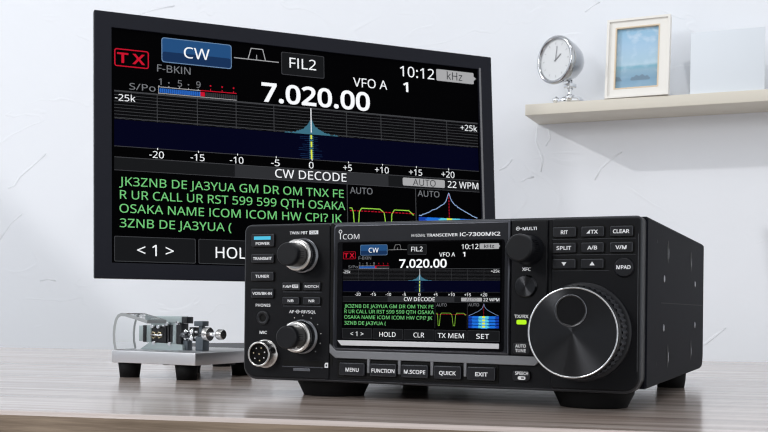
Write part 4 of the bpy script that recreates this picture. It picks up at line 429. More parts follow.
:|215|57,329 45,345 38,364 36,386 38,409 45,430 57,446 73,456 89,461 107,463 125,461 141,456 157,446 170,430 177,409 179,386 177,364 170,344 157,328 142,318 125,312 107,310 89,312 72,318 57,-15 45,1 38,21 36,43 38,66 45,86 57,102 73,112 89,117 107,119 125,117 141,112 157,102 170,86 177,66 179,43 177,21 170,1 157,-15 142,-25 125,-31 107,-33 89,-31 72,-25|32.34.33 32.35.34 31.35.32 31.36.35 30.36.31 30.37.36 29.37.30 29.38.37 28.38.29 28.39.38 27.39.28 26.39.27 26.40.39 25.40.26 25.41.40 24.41.25 24.42.41 47.42.24 47.43.42 46.43.47 46.44.43 45.44.46 8.10.9 8.11.10 7.11.8 7.12.11 6.12.7 6.13.12 5.13.6 5.14.13 4.14.5 4.15.14 3.15.4 2.15.3 2.16.15 1.16.2 1.17.16 0.17.1 0.18.17 23.18.0 23.19.18 22.19.23 22.20.19 21.20.22
<|459|440,170 440,59 18,245 18,313 440,523 440,411 170,283|3.5.4 3.6.5 2.6.3 2.0.6 1.0.2
>|459|18,59 18,170 288,283 18,411 18,523 440,313 440,245|3.5.4 2.5.3 2.6.5 1.6.2 1.0.6
?|348|92,-14 80,2 74,21 72,43 74,66 80,86 93,101 108,112 125,117 144,119 161,117 178,112 193,102 206,86 213,66 215,43 213,21 206,1 193,-15 178,-25 161,-31 144,-33 125,-31 108,-25 90,139 90,183 91,204 93,223 97,241 103,258 111,275 121,291 134,306 148,321 165,336 184,352 200,367 212,378 221,389 228,398 232,406 235,415 237,426 238,438 236,457 230,470 221,481 207,489 188,495 162,497 140,496 119,493 99,488 81,481 62,474 23,456 -19,552 23,572 48,582 75,591 104,597 135,601 168,603 219,598 263,584 300,559 328,526 344,486 349,441 348,415 343,391 336,370 325,351 313,333 299,317 283,302 265,286 247,270 231,257 219,244 209,234 202,225 197,216 194,208 192,199 191,188 190,174 190,139|61.63.62 60.63.61 60.64.63 59.64.60 58.64.59 58.65.64 57.65.58 56.65.57 56.66.65 55.54.56 54.53.56 53.52.56 52.51.56 51.66.56 51.50.66 50.49.66 49.67.66 48.67.49 47.67.48 46.67.47 46.68.67 45.68.46 44.68.45 43.68.44 43.69.68 42.69.43 41.69.42 40.69.41 40.70.69 39.70.40 38.70.39 38.71.70 37.71.38 36.71.37 36.72.71 35.72.36 34.72.35 34.73.72 33.73.34 33.74.73 32.74.33 32.75.74 31.75.32 31.76.75 30.76.31 30.77.76 29.77.30 29.78.77 28.78.29 28.79.78 28.80.79 27.80.28 27.81.80 27.82.81 26.82.27 26.83.82 26.84.83 25.84.26 25.85.84 25.86.85 24.86.25 24.87.86 8.10.9 7.10.8 7.11.10 6.11.7 6.12.11 6.13.12 5.13.6 5.14.13 4.14.5 4.15.14 3.15.4 2.15.3 2.16.15 1.16.2 1.17.16 0.17.1 0.18.17 23.18.0 23.19.18 23.20.19 22.20.23 22.21.20
A|512|544,-22 422,-22 353,155 156,155 88,-22 -32,-22 209,597 304,597 315,263 262,407 260,413 257,421 253,431 250,443 246,454 242,467 239,478 236,486 258,421 274,484 271,473 268,462 265,451 262,441 259,431 256,422 253,415 251,407 197,263|5.17.6 17.7.6 17.19.7 19.0.7 5.16.17 18.24.17 24.19.17 24.20.19 18.0.19 5.15.16 24.21.20 5.14.15 24.22.21 5.13.14 24.23.22 5.12.13 25.18.24 5.25.12 25.11.12 5.26.25 11.18.25 10.18.11 10.0.18 5.27.26 9.0.10 5.28.27 8.0.9 28.2.8 2.0.8 5.3.28 3.2.28 5.4.3 1.0.2
B|521|56,595 242,595 310,591 368,580 415,560 452,528 474,484 481,431 479,406 474,383 466,361 455,342 440,324 422,310 402,297 379,288 372,287 372,318 379,316 403,309 425,298 447,285 465,268 480,247 491,222 498,194 500,163 497,126 488,92 472,62 451,36 425,15 394,-1 359,-13 321,-20 280,-22 56,-22 172,351 255,351 297,353 325,360 343,370 353,382 360,399 362,422 359,445 351,460 339,472 318,481 286,487 244,489 172,489 259,247 172,247 172,83 265,83 307,86 337,94 356,107 368,123 376,144 379,169 378,184 374,198 369,210 361,220 350,228 335,236 316,242 291,245|36.51.0 51.1.0 51.2.1 51.3.2 51.4.3 51.5.4 51.50.5 50.6.5 36.37.51 49.6.50 48.6.49 48.7.6 47.7.48 46.7.47 45.7.46 44.7.45 44.8.7 43.8.44 43.9.8 42.9.43 42.10.9 41.10.42 40.10.41 40.11.10 39.11.40 38.11.39 36.53.37 53.38.37 53.17.38 17.11.38 17.12.11 17.13.12 53.16.17 18.13.17 19.13.18 19.14.13 14.20.19 14.21.20 15.21.14 16.21.15 53.21.16 53.22.21 53.23.22 53.52.23 52.69.23 69.24.23 36.54.53 68.24.69 67.24.68 66.24.67 65.24.66 65.25.24 64.25.65 63.25.64 62.25.63 62.26.25 61.26.62 60.26.61 60.27.26 59.27.60 59.28.27 58.28.59 57.28.58 56.28.57 56.29.28 55.29.56 36.55.54 36.29.55 36.30.29 36.31.30 36.32.31 36.33.32 36.34.33 36.35.34
C|507|388,486 368,491 346,494 323,495 296,494 272,489 249,481 229,471 211,458 195,442 181,423 169,401 160,376 153,349 149,319 147,286 149,244 156,206 167,172 183,144 202,121 225,102 252,89 285,80 323,77 346,78 368,80 390,83 411,88 432,93 482,107 482,-1 444,-13 421,-19 397,-24 371,-27 343,-29 311,-30 253,-26 201,-13 154,9 115,39 83,77 58,122 41,172 30,227 27,287 29,331 35,373 46,413 61,450 80,483 103,514 131,540 162,562 198,580 237,593 279,600 324,603 355,602 384,598 414,593 442,586 468,577 512,558 464,457 427,473 408,480|57.59.58 57.60.59 56.60.57 56.61.60 56.62.61 55.62.56 55.63.62 54.63.55 54.64.63 53.64.54 53.1.64 1.0.64 0.67.64 67.66.64 66.65.64 52.2.53 2.1.53 51.3.52 3.2.52 51.4.3 51.5.4 51.6.5 50.6.51 50.7.6 50.8.7 50.9.8 49.9.50 49.10.9 49.11.10 48.11.49 48.12.11 48.13.12 47.13.48 47.14.13 46.14.47 46.15.14 45.15.46 45.16.15 45.17.16 44.17.45 44.18.17 44.19.18 43.19.44 43.20.19 42.20.43 42.21.20 29.31.30 42.22.21 28.31.29 42.23.22 27.31.28 26.31.27 42.24.23 25.31.26 24.31.25 42.31.24 41.31.42 40.31.41 39.31.40 39.32.31 38.32.39 38.33.32 38.34.33 38.35.34 37.35.38 37.36.35
D|585|521,457 542,408 554,353 559,292 554,228 542,171 520,120 490,77 453,41 408,13 357,-7 300,-18 238,-22 56,-22 56,595 255,595 312,591 366,579 414,560 457,533 493,499 387,135 415,174 432,225 438,290 436,334 428,373 415,404 398,430 377,451 351,467 321,479 285,486 243,489 172,489 172,84 227,84 294,90 347,107|13.34.14 34.15.14 34.16.15 34.17.16 34.18.17 34.19.18 34.20.19 34.33.20 33.32.20 32.0.20 13.35.34 31.0.32 30.0.31 29.0.30 29.1.0 28.1.29 27.1.28 27.2.1 26.2.27 25.2.26 25.3.2 24.3.25 24.4.3 23.4.24 23.5.4 22.5.23 21.5.22 21.6.5 38.6.21 38.7.6 37.7.38 36.7.37 13.36.35 13.7.36 13.8.7 13.9.8 13.10.9 13.11.10 13.12.11
E|446|420,85 420,-22 56,-22 56,595 420,595 420,487 172,487 172,352 405,352 405,246 172,246 172,85|2.6.3 6.4.3 6.5.4 2.7.6 2.10.7 10.8.7 10.9.8 2.11.10 2.0.11 2.1.0
F|416|172,221 172,-22 56,-22 56,595 420,595 420,487 172,487 172,328 405,328 405,221|2.6.3 6.4.3 6.5.4 2.7.6 2.0.7 0.8.7 0.9.8 2.1.0
G|584|304,216 304,324 546,324 546,5 499,-9 467,-17 434,-23 400,-27 363,-29 323,-30 264,-26 210,-13 162,9 121,38 87,76 61,120 42,170 31,226 27,286 31,347 44,402 65,452 94,496 131,534 175,563 226,585 283,598 345,603 379,602 410,598 441,593 470,586 498,578 546,559 501,456 460,472 439,480 415,486 391,491 367,494 342,495 302,492 266,484 236,470 209,451 187,428 170,400 157,366 149,329 146,286 149,245 155,208 167,174 182,146 202,122 227,103 258,88 295,80 341,77 363,77 383,78 401,80 417,83 433,86 430,86 430,216|26.28.27 26.29.28 26.30.29 25.30.26 25.31.30 25.32.31 24.32.25 24.33.32 23.33.24 23.38.33 38.37.33 37.36.33 36.35.33 35.34.33 22.40.23 40.39.23 39.38.23 21.41.22 41.40.22 21.42.41 21.43.42 21.44.43 20.44.21 20.45.44 20.46.45 19.46.20 19.47.46 19.48.47 18.48.19 18.49.48 0.2.1 0.65.2 65.3.2 17.49.18 17.50.49 17.51.50 16.51.17 64.63.65 63.3.65 16.52.51 16.53.52 15.53.16 15.54.53 15.55.54 14.55.15 14.56.55 14.57.56 62.3.63 61.3.62 60.3.61 14.58.57 59.3.60 58.3.59 14.3.58 13.3.14 12.3.13 11.3.12 11.4.3 11.5.4 10.5.11 10.6.5 10.7.6 9.7.10 9.8.7
H|594|538,595 538,-22 421,-22 421,245 172,245 172,-22 56,-22 56,595 172,595 172,352 421,352 421,595|6.8.7 6.9.8 10.0.11 10.1.0 6.4.9 4.10.9 4.3.10 3.1.10 6.5.4 2.1.3
I|272|261,59 261,-22 10,-22 10,59 77,75 77,497 10,513 10,595 261,595 261,513 194,497 194,75|6.8.7 6.9.8 5.9.6 5.10.9 4.10.5 4.11.10 3.11.4 3.0.11 2.0.3 2.1.0
J|219|86,-155 58,-166 29,-172 -3,-174 -17,-174 -29,-173 -41,-171 -52,-169 -62,-166 -85,-157 -85,-53 -49,-62 -41,-63 -32,-65 -23,-66 -14,-67 -5,-67 5,-66 15,-64 24,-61 31,-57 37,-51 43,-42 48,-31 51,-16 52,4 52,595 168,595 168,8 166,-29 159,-62 147,-92 131,-118 110,-139|25.27.26 25.28.27 25.29.28 24.29.25 23.29.24 23.30.29 22.30.23 21.30.22 20.30.21 9.11.10 19.30.20 18.30.19 9.12.11 18.31.30 9.13.12 17.31.18 9.14.13 9.15.14 16.31.17 9.16.15 9.31.16 9.32.31 9.33.32 9.0.33 9.1.0 8.1.9 7.1.8 7.2.1 6.2.7 5.2.6 5.3.2 4.3.5
K|496|289,322 540,-22 400,-22 205,241 172,212 172,-22 56,-22 56,595 172,595 172,348 150,323 166,341 183,360 199,378 216,396 232,414 394,595 537,595|6.8.7 6.10.8 10.9.8 15.17.16 15.0.17 14.0.15 13.0.14 12.0.13 11.0.12 10.0.11 6.4.10 4.0.10 4.3.0 3.1.0 2.1.3 6.5.4
L|420|422,-22 56,-22 56,595 172,595 172,86 422,86|1.3.2 1.4.3 1.5.4 1.0.5
M|727|405,-22 315,-22 127,480 163,480 162,492 163,478 164,462 164,445 165,427 166,408 166,388 166,368 166,347 166,-22 56,-22 56,595 200,595 376,125 349,125 529,595 672,595 672,-22 556,-22 556,352 556,371 557,390 557,408 558,427 558,444 559,461 560,477 561,490 561,479 596,479|14.2.15 2.16.15 2.4.16 4.17.16 18.31.19 31.20.19 31.33.20 33.21.20 2.5.4 3.17.4 18.30.31 32.33.31 14.11.2 11.1.2 5.3.2 5.17.3 0.24.33 24.21.33 6.17.5 18.29.30 7.17.6 18.28.29 8.17.7 18.27.28 18.26.27 9.17.8 18.25.26 10.17.9 18.24.25 11.17.10 18.0.24 0.23.24 14.12.11 1.18.11 18.17.11 0.22.23 14.13.12 1.0.18
N|609|554,595 554,-22 435,-22 129,454 162,454 161,464 162,449 163,433 164,416 164,398 165,379 166,360 166,340 166,320 166,-22 56,-22 56,595 173,595 479,121 447,121 447,107 447,120 446,136 445,154 444,173 444,192 443,212 442,231 442,249 442,595|15.3.16 3.17.16 3.5.17 5.24.17 24.18.17 28.0.29 28.1.0 3.6.5 4.24.5 15.9.3 9.2.3 6.4.3 6.24.4 7.24.6 8.24.7 9.24.8 15.10.9 2.24.9 15.11.10 15.12.11 15.13.12 15.14.13 27.1.28 26.1.27 25.1.26 24.18.25 18.1.25 2.23.24 2.22.23 2.19.22 19.21.22 2.20.19 21.18.19 21.1.18 20.1.21 2.1.20
O|626|567,451 585,401 596,347 599,287 597,242 592,200 582,160 568,123 549,89 527,59 501,32 470,10 436,-8 399,-20 358,-28 314,-30 268,-28 226,-20 188,-7 154,11 123,33 97,59 75,89 57,123 44,160 34,201 29,243 27,288 30,347 40,401 58,451 82,495 114,533 154,563 201,586 254,599 314,603 372,599 424,586 470,564 510,533 542,496 166,403 155,369 149,331 147,287 149,243 155,205 166,171 180,142 198,119 220,101 246,88 277,79 314,77 351,79 382,88 407,101 429,119 447,142 461,171 471,205 477,243 479,287 474,350 461,402 439,443 408,472 368,490 314,496 277,493 246,485 219,472 198,454 180,431|35.37.36 35.38.37 34.38.35 34.39.38 33.39.34 33.40.39 32.40.33 32.41.40 31.69.32 69.41.32 31.70.69 68.41.69 68.0.41 30.70.31 30.71.70 67.0.68 30.72.71 66.0.67 30.73.72 30.74.73 66.1.0 29.74.30 65.1.66 29.42.74 29.43.42 64.1.65 64.2.1 28.43.29 28.44.43 63.2.64 27.44.28 63.3.2 27.45.44 26.45.27 63.4.3 26.46.45 62.4.63 26.47.46 61.4.62 25.47.26 61.5.4 60.5.61 25.48.47 24.48.25 60.6.5 24.49.48 59.6.60 23.49.24 59.7.6 23.50.49 58.7.59 22.50.23 58.8.7 22.51.50 57.8.58 22.52.51 56.8.57 21.52.22 56.9.8 21.53.52 55.9.56 54.9.55 21.54.53 21.9.54 20.9.21 20.10.9 19.10.20 19.11.10 18.11.19 18.12.11 17.12.18 17.13.12 16.13.17 16.14.13 15.14.16
P|485|56,595 230,595 301,589 361,573 407,545 440,507 460,459 466,405 465,378 461,353 453,329 443,305 428,283 410,262 387,244 361,229 331,217 297,208 258,203 216,201 172,201 172,-22 56,-22 321,466 298,478 266,486 222,489 172,489 172,307 207,307 240,308 268,312 291,317 310,325 324,335 334,346 341,360 346,379 348,401 344,429 335,450|22.27.0 27.1.0 27.2.1 27.3.2 27.4.3 27.5.4 27.26.5 26.25.5 25.6.5 22.28.27 24.6.25 23.6.24 40.6.23 40.7.6 39.7.40 38.7.39 38.8.7 37.8.38 36.8.37 36.9.8 35.9.36 35.10.9 34.10.35 33.10.34 33.11.10 32.11.33 31.11.32 30.11.31 29.11.30 22.29.28 22.20.29 20.11.29 20.12.11 20.13.12 20.14.13 20.15.14 20.16.15 20.17.16 20.18.17 20.19.18 22.21.20
Q|626|567,451 585,401 596,347 599,287 597,240 591,195 579,153 564,115 544,80 519,49 489,23 456,1 449,-1 599,-158 434,-158 324,-29 331,-29 328,-29 325,-30 321,-30 317,-30 313,-30 268,-28 226,-20 188,-7 154,11 123,33 97,59 75,89 57,123 44,160 34,201 29,243 27,288 30,347 40,401 58,451 82,495 114,533 154,563 201,586 254,599 314,603 372,599 424,586 470,564 510,533 542,496 166,403 155,369 149,331 147,287 149,243 155,205 166,171 180,142 198,119 220,101 246,88 277,79 314,77 351,79 382,88 407,101 429,119 447,142 461,171 471,205 477,243 479,287 474,350 461,402 439,443 408,472 368,490 314,496 277,493 246,485 219,472 198,454 180,431|41.43.42 41.44.43 40.44.41 40.45.44 39.45.40 39.46.45 38.46.39 38.47.46 37.75.38 75.47.38 37.76.75 74.47.75 74.0.47 36.76.37 36.77.76 73.0.74 36.78.77 72.0.73 36.79.78 36.80.79 72.1.0 35.80.36 71.1.72 35.48.80 35.49.48 70.1.71 70.2.1 34.49.35 34.50.49 69.2.70 33.50.34 69.3.2 33.51.50 32.51.33 69.4.3 32.52.51 68.4.69 32.53.52 67.4.68 31.53.32 67.5.4 66.5.67 31.54.53 30.54.31 66.6.5 30.55.54 65.6.66 29.55.30 65.7.6 29.56.55 64.7.65 28.56.29 28.57.56 63.7.64 63.8.7 28.58.57 62.8.63 27.58.28 27.59.58 61.8.62 61.9.8 60.9.61 27.60.59 27.9.60 26.9.27 26.10.9 25.10.26 25.11.10 24.11.25 24.12.11 24.16.12 16.13.12 23.16.24 22.16.23 21.15.22 15.16.22 17.13.16 21.19.15 19.14.15 18.13.17 19.13.18 21.20.19 14.13.19
R|499|56,595 236,595 283,592 325,586 361,575 393,559 420,538 441,512 455,482 464,448 466,410 464,378 458,349 447,323 433,301 416,283 397,267 378,255 358,244 362,246 526,-22 390,-22 251,215 172,215 172,-22 56,-22 302,479 283,484 260,487 231,488 172,488 172,320 235,320 274,322 303,330 323,342 336,358 345,379 348,407 346,427 342,442 336,455 328,464 317,472|25.30.0 30.1.0 30.2.1 30.3.2 30.4.3 30.5.4 30.6.5 30.7.6 30.29.7 29.8.7 25.31.30 28.8.29 27.8.28 26.8.27 26.9.8 43.9.26 42.9.43 41.9.42 40.9.41 40.10.9 39.10.40 38.10.39 38.11.10 37.11.38 36.11.37 36.12.11 35.12.36 35.13.12 34.13.35 33.13.34 33.14.13 32.14.33 25.23.31 23.32.31 23.14.32 23.15.14 23.16.15 23.17.16 23.18.17 18.20.19 23.22.18 22.20.18 25.24.23 21.20.22
S|440|404,239 415,214 422,185 425,153 422,117 412,83 396,54 374,28 347,7 315,-9 280,-21 240,-28 198,-30 176,-30 155,-29 134,-27 115,-24 96,-21 78,-17 61,-12 46,-7 19,5 19,121 69,101 92,93 118,86 145,81 173,78 201,77 226,78 247,81 265,86 279,93 290,101 298,110 304,121 307,133 308,147 307,161 304,173 300,182 292,191 281,201 266,211 246,221 220,232 188,244 164,254 141,264 120,275 101,287 84,300 69,315 56,331 45,349 37,368 31,389 27,411 26,435 29,468 38,498 53,526 74,549 98,568 127,583 159,594 194,601 231,603 263,602 294,598 322,593 349,586 374,578 417,561 379,458 339,474 318,481 297,487 275,492 252,494 229,495 209,494 192,491 178,487 167,481 158,474 152,466 147,456 144,446 143,434 144,419 147,407 152,397 159,389 169,379 183,370 202,361 226,350 254,339 287,326 317,312 343,297 367,281 387,261|66.68.67 66.69.68 65.69.66 65.70.69 64.70.65 64.71.70 64.72.71 63.72.64 63.73.72 62.73.63 62.77.73 77.76.73 76.75.73 75.74.73 61.78.62 78.77.62 60.80.61 80.79.61 79.78.61 59.81.60 81.80.60 59.82.81 59.83.82 59.84.83 59.85.84 59.86.85 58.86.59 58.87.86 58.88.87 58.89.88 57.89.58 57.90.89 57.91.90 56.91.57 56.92.91 56.93.92 55.93.56 55.94.93 55.95.94 55.96.95 54.96.55 54.97.96 54.98.97 53.98.54 53.99.98 52.99.53 52.100.99 51.100.52 51.101.100 50.101.51 50.102.101 49.102.50 49.103.102 48.103.49 47.103.48 47.0.103 46.0.47 45.0.46 45.1.0 44.1.45 43.1.44 43.2.1 42.2.43 41.2.42 40.2.41 40.3.2 39.3.40 38.3.39 37.3.38 37.4.3 36.4.37 35.4.36 34.4.35 21.23.22 34.5.4 33.5.34 32.5.33 21.24.23 21.25.24 31.5.32 21.26.25 30.5.31 30.6.5 29.6.30 21.27.26 28.6.29 21.28.27 21.6.28 21.7.6 21.8.7 21.9.8 20.9.21 19.9.20 19.10.9 18.10.19 17.10.18 17.11.10 16.11.17 15.11.16 14.11.15 14.12.11 13.12.14
T|446|281,487 281,-22 165,-22 165,487 -14,487 -14,595 459,595 459,487|4.6.5 4.7.6 3.7.4 2.0.3 0.7.3 2.1.0
U|586|535,595 535,201 532,161 524,122 509,85 488,52 460,23 426,0 387,-17 341,-27 290,-30 220,-23 160,-2 112,35 77,83 57,139 50,203 50,595 166,595 166,202 170,163 181,132 198,109 221,91 253,80 295,77 324,78 348,84 368,93 384,104 397,118 407,135 414,155 418,177 420,203 420,595|16.18.17 16.19.18 34.0.35 34.1.0 33.1.34 15.19.16 15.20.19 33.2.1 32.2.33 15.21.20 32.3.2 31.3.32 14.21.15 30.3.31 14.22.21 30.4.3 29.4.30 14.23.22 28.4.29 27.4.28 14.24.23 27.5.4 26.5.27 13.24.14 13.25.24 25.5.26 13.5.25 13.6.5 12.6.13 12.7.6 12.8.7 11.8.12 11.9.8 10.9.11
V|481|389,595 512,595 292,-22 189,-22 -31,595 91,595 225,213 231,197 236,182 241,167 245,152 249,138 253,125 256,111 259,98 241,184 222,98 225,111 229,125 232,139 236,153 241,168 246,183 251,198 256,214|3.5.4 3.6.5 24.1.0 24.2.1 23.2.24 3.7.6 22.2.23 3.8.7 16.17.15 17.18.15 18.19.15 19.20.15 20.21.15 21.11.15 11.12.15 12.13.15 13.14.15 21.11.22 11.2.22 3.9.8 3.10.9 3.11.10 3.2.11
W|746|643,595 764,595 600,-22 494,-22 377,369 374,381 371,392 368,404 365,416 362,427 359,438 356,448 354,458 352,466 350,473 349,480 371,350 391,481 390,475 389,467 387,459 385,449 382,438 380,427 377,416 374,404 371,392 367,379 364,367 251,-22 144,-22 -19,595 102,595 195,228 198,216 201,204 204,191 207,179 210,167 212,156 214,144 216,132 218,121 220,111 221,100 201,231 181,101 183,112 185,123 187,135 189,147 192,159 195,171 198,184 201,196 204,209 207,221 211,233 316,595 424,595 534,231 537,218 541,206 544,193 547,180 550,168 553,156 556,144 558,132 560,120 562,110 564,100 541,232 524,103 526,118 528,133 531,148 535,164 538,180 542,196 546,213 550,229|30.32.31 30.33.32 57.15.58 15.59.58 15.17.59 17.60.59 81.1.0 81.2.1 15.18.17 16.4.17 4.60.17 57.28.15 28.16.15 14.18.15 14.19.18 13.19.14 13.20.19 12.20.13 12.21.20 11.21.12 11.22.21 10.22.11 10.23.22 9.23.10 9.24.23 8.24.9 8.25.24 7.25.8 7.26.25 26.6.7 26.5.6 27.5.26 27.4.5 28.4.27 28.16.4 3.60.4 57.29.28 56.29.57 73.74.72 74.62.72 62.63.72 63.64.72 64.65.72 65.66.72 66.67.72 67.71.72 3.61.60 46.47.45 47.48.45 48.49.45 49.50.45 50.51.45 51.35.45 35.55.45 55.44.45 80.2.81 30.34.33 55.29.56 3.62.61 30.35.34 79.2.80 35.54.55 44.41.55 41.29.55 3.74.62 30.51.35 51.52.35 52.53.35 53.54.35 78.67.79 67.2.79 77.67.78 76.67.77 75.67.76 75.71.67 71.68.67 74.71.75 44.43.41 43.42.41 71.70.68 70.69.68
X|470|302,300 507,-22 373,-22 233,207 92,-22 -37,-22 167,298 -25,595 108,595 236,389 365,595 494,595|6.8.7 6.9.8 9.11.10 9.0.11 6.0.9 6.1.0 5.3.6 3.1.6 5.4.3 2.1.3
Y|454|92,595 227,338 363,595 491,595 285,217 285,-22 169,-22 169,213 -37,595|7.0.8 7.1.0 1.3.2 1.4.3 7.4.1 7.5.4 6.5.7
Z|459|449,86 449,-22 8,-22 8,61 291,486 18,486 18,595 441,595 441,511 159,86|5.7.6 5.8.7 5.4.8 4.9.8 3.9.4 3.0.9 3.1.0 2.1.3
k|428|160,631 160,291 160,281 159,269 159,256 158,243 157,231 158,243 127,243 124,240 129,246 135,253 142,262 148,270 155,278 161,286 167,293 173,299 317,452 460,452 264,245 465,-22 325,-22 183,168 160,148 160,-22 46,-22 46,631|26.0.27 26.9.0 9.1.0 17.19.18 17.20.19 16.20.17 15.20.16 9.8.1 8.11.1 11.12.1 12.13.1 13.14.1 14.2.1 14.2.15 2.20.15 3.20.2 4.20.3 5.20.4 8.10.11 8.9.10 5.21.20 9.7.8 9.6.7 6.21.5 26.6.9 26.24.6 24.23.6 23.21.6 22.21.23 26.25.24
o|485|436,346 452,307 461,264 464,216 462,179 457,145 449,114 437,85 422,59 404,36 383,16 359,-1 333,-14 304,-23 273,-28 241,-30 211,-28 182,-23 154,-14 129,-1 105,16 84,36 66,59 50,85 38,113 29,145 24,179 22,216 25,264 34,307 48,346 69,380 95,408 126,431 162,447 201,457 244,460 285,457 323,447 358,431 389,408 415,380 165,322 151,295 142,259 139,215 140,186 145,159 151,135 160,116 171,101 184,89 200,80 220,75 243,73 266,75 286,80 302,89 315,101 326,116 335,135 341,159 345,186 347,216 345,246 341,273 335,295 326,314 315,329 301,341 285,349 266,355 243,356 208,352 183,341|35.37.36 34.37.35 34.38.37 33.38.34 33.39.38 32.39.33 32.40.39 32.41.40 31.41.32 31.0.41 30.72.31 72.0.31 30.73.72 71.0.72 70.0.71 30.74.73 69.0.70 69.1.0 29.74.30 29.42.74 68.1.69 67.1.68 29.43.42 66.1.67 66.2.1 28.43.29 65.2.66 28.44.43 64.2.65 64.3.2 27.44.28 27.45.44 63.3.64 63.4.3 26.45.27 62.4.63 26.46.45 26.47.46 61.4.62 61.5.4 25.47.26 25.48.47 60.5.61 60.6.5 24.48.25 24.49.48 59.6.60 24.50.49 58.6.59 58.7.6 23.50.24 23.51.50 57.7.58 23.52.51 56.7.57 56.8.7 22.52.23 22.53.52 55.8.56 22.54.53 54.8.55 22.8.54 22.9.8 21.9.22 21.10.9 20.10.21 19.10.20 19.11.10 18.11.19 18.12.11 17.12.18 17.13.12 16.13.17 16.14.13 15.14.16
z|377|368,77 368,-22 9,-22 9,53 220,353 23,353 23,452 362,452 362,370 155,77|5.7.6 5.8.7 5.4.8 4.9.8 3.9.4 3.0.9 3.1.0 2.1.3"""}

def parse_glyphs(t):
    d = {}
    for ln in t.split('\n'):
        ch, adv, v, f = ln.split('|')
        d[ch] = (int(adv), [tuple(map(int, p.split(','))) for p in v.split()], [tuple(map(int, q.split('.'))) for q in f.split()])
    return d
GL = {k: parse_glyphs(t) for k, t in GLYPHS.items()}
CAPU = float(max(p[1] for p in GL['r']['H'][1]))
for k_, w_ in (('r', 0), ('b', 22)):      # plain capital I without serifs
    GL[k_]['I'] = (int(CAPU*0.39), [(CAPU*.13-w_, -w_), (CAPU*.26+w_, -w_), (CAPU*.26+w_, CAPU+w_), (CAPU*.13-w_, CAPU+w_)], [(0, 1, 2), (0, 2, 3)])
def put_text(mb, body, x0, x1, base, cap, y, mi=0, bold=0.0, tf=None, shear=0.0):
    d = GL['b' if bold > 0.012 else 'r']
    V, F_, pen = [], [], 0
    for ch in body:
        adv, v, f = d[ch]
        o = len(V)
        V += [(a + pen, c) for a, c in v]; F_ += [tuple(i + o for i in q) for q in f]
        pen += adv
    mx0 = min(p[0] for p in V); mx1 = max(p[0] for p in V)
    out = []
    for a, c in V:
        X = x0 + (a - mx0) / (mx1 - mx0) * (x1 - x0)
        Z = base + c / CAPU * cap
        if tf: X, Z = tf(X, Z)
        out.append((X, y, Z))
    mb.add(out, F_, mi)

# ------------------------------------------------------------------ tagging
def empty(name, loc, rz, label, cat, group=None):
    o = bpy.data.objects.new(name, None); COL.objects.link(o)
    o.location = loc; o.rotation_euler = (0, 0, rz)
    o.empty_display_size = 0.02
    tag(o, label, cat, group)
    return o
def tag(o, label, cat, group=None):
    o['label'] = label; o['category'] = cat
    if group: o['group'] = group
    return o

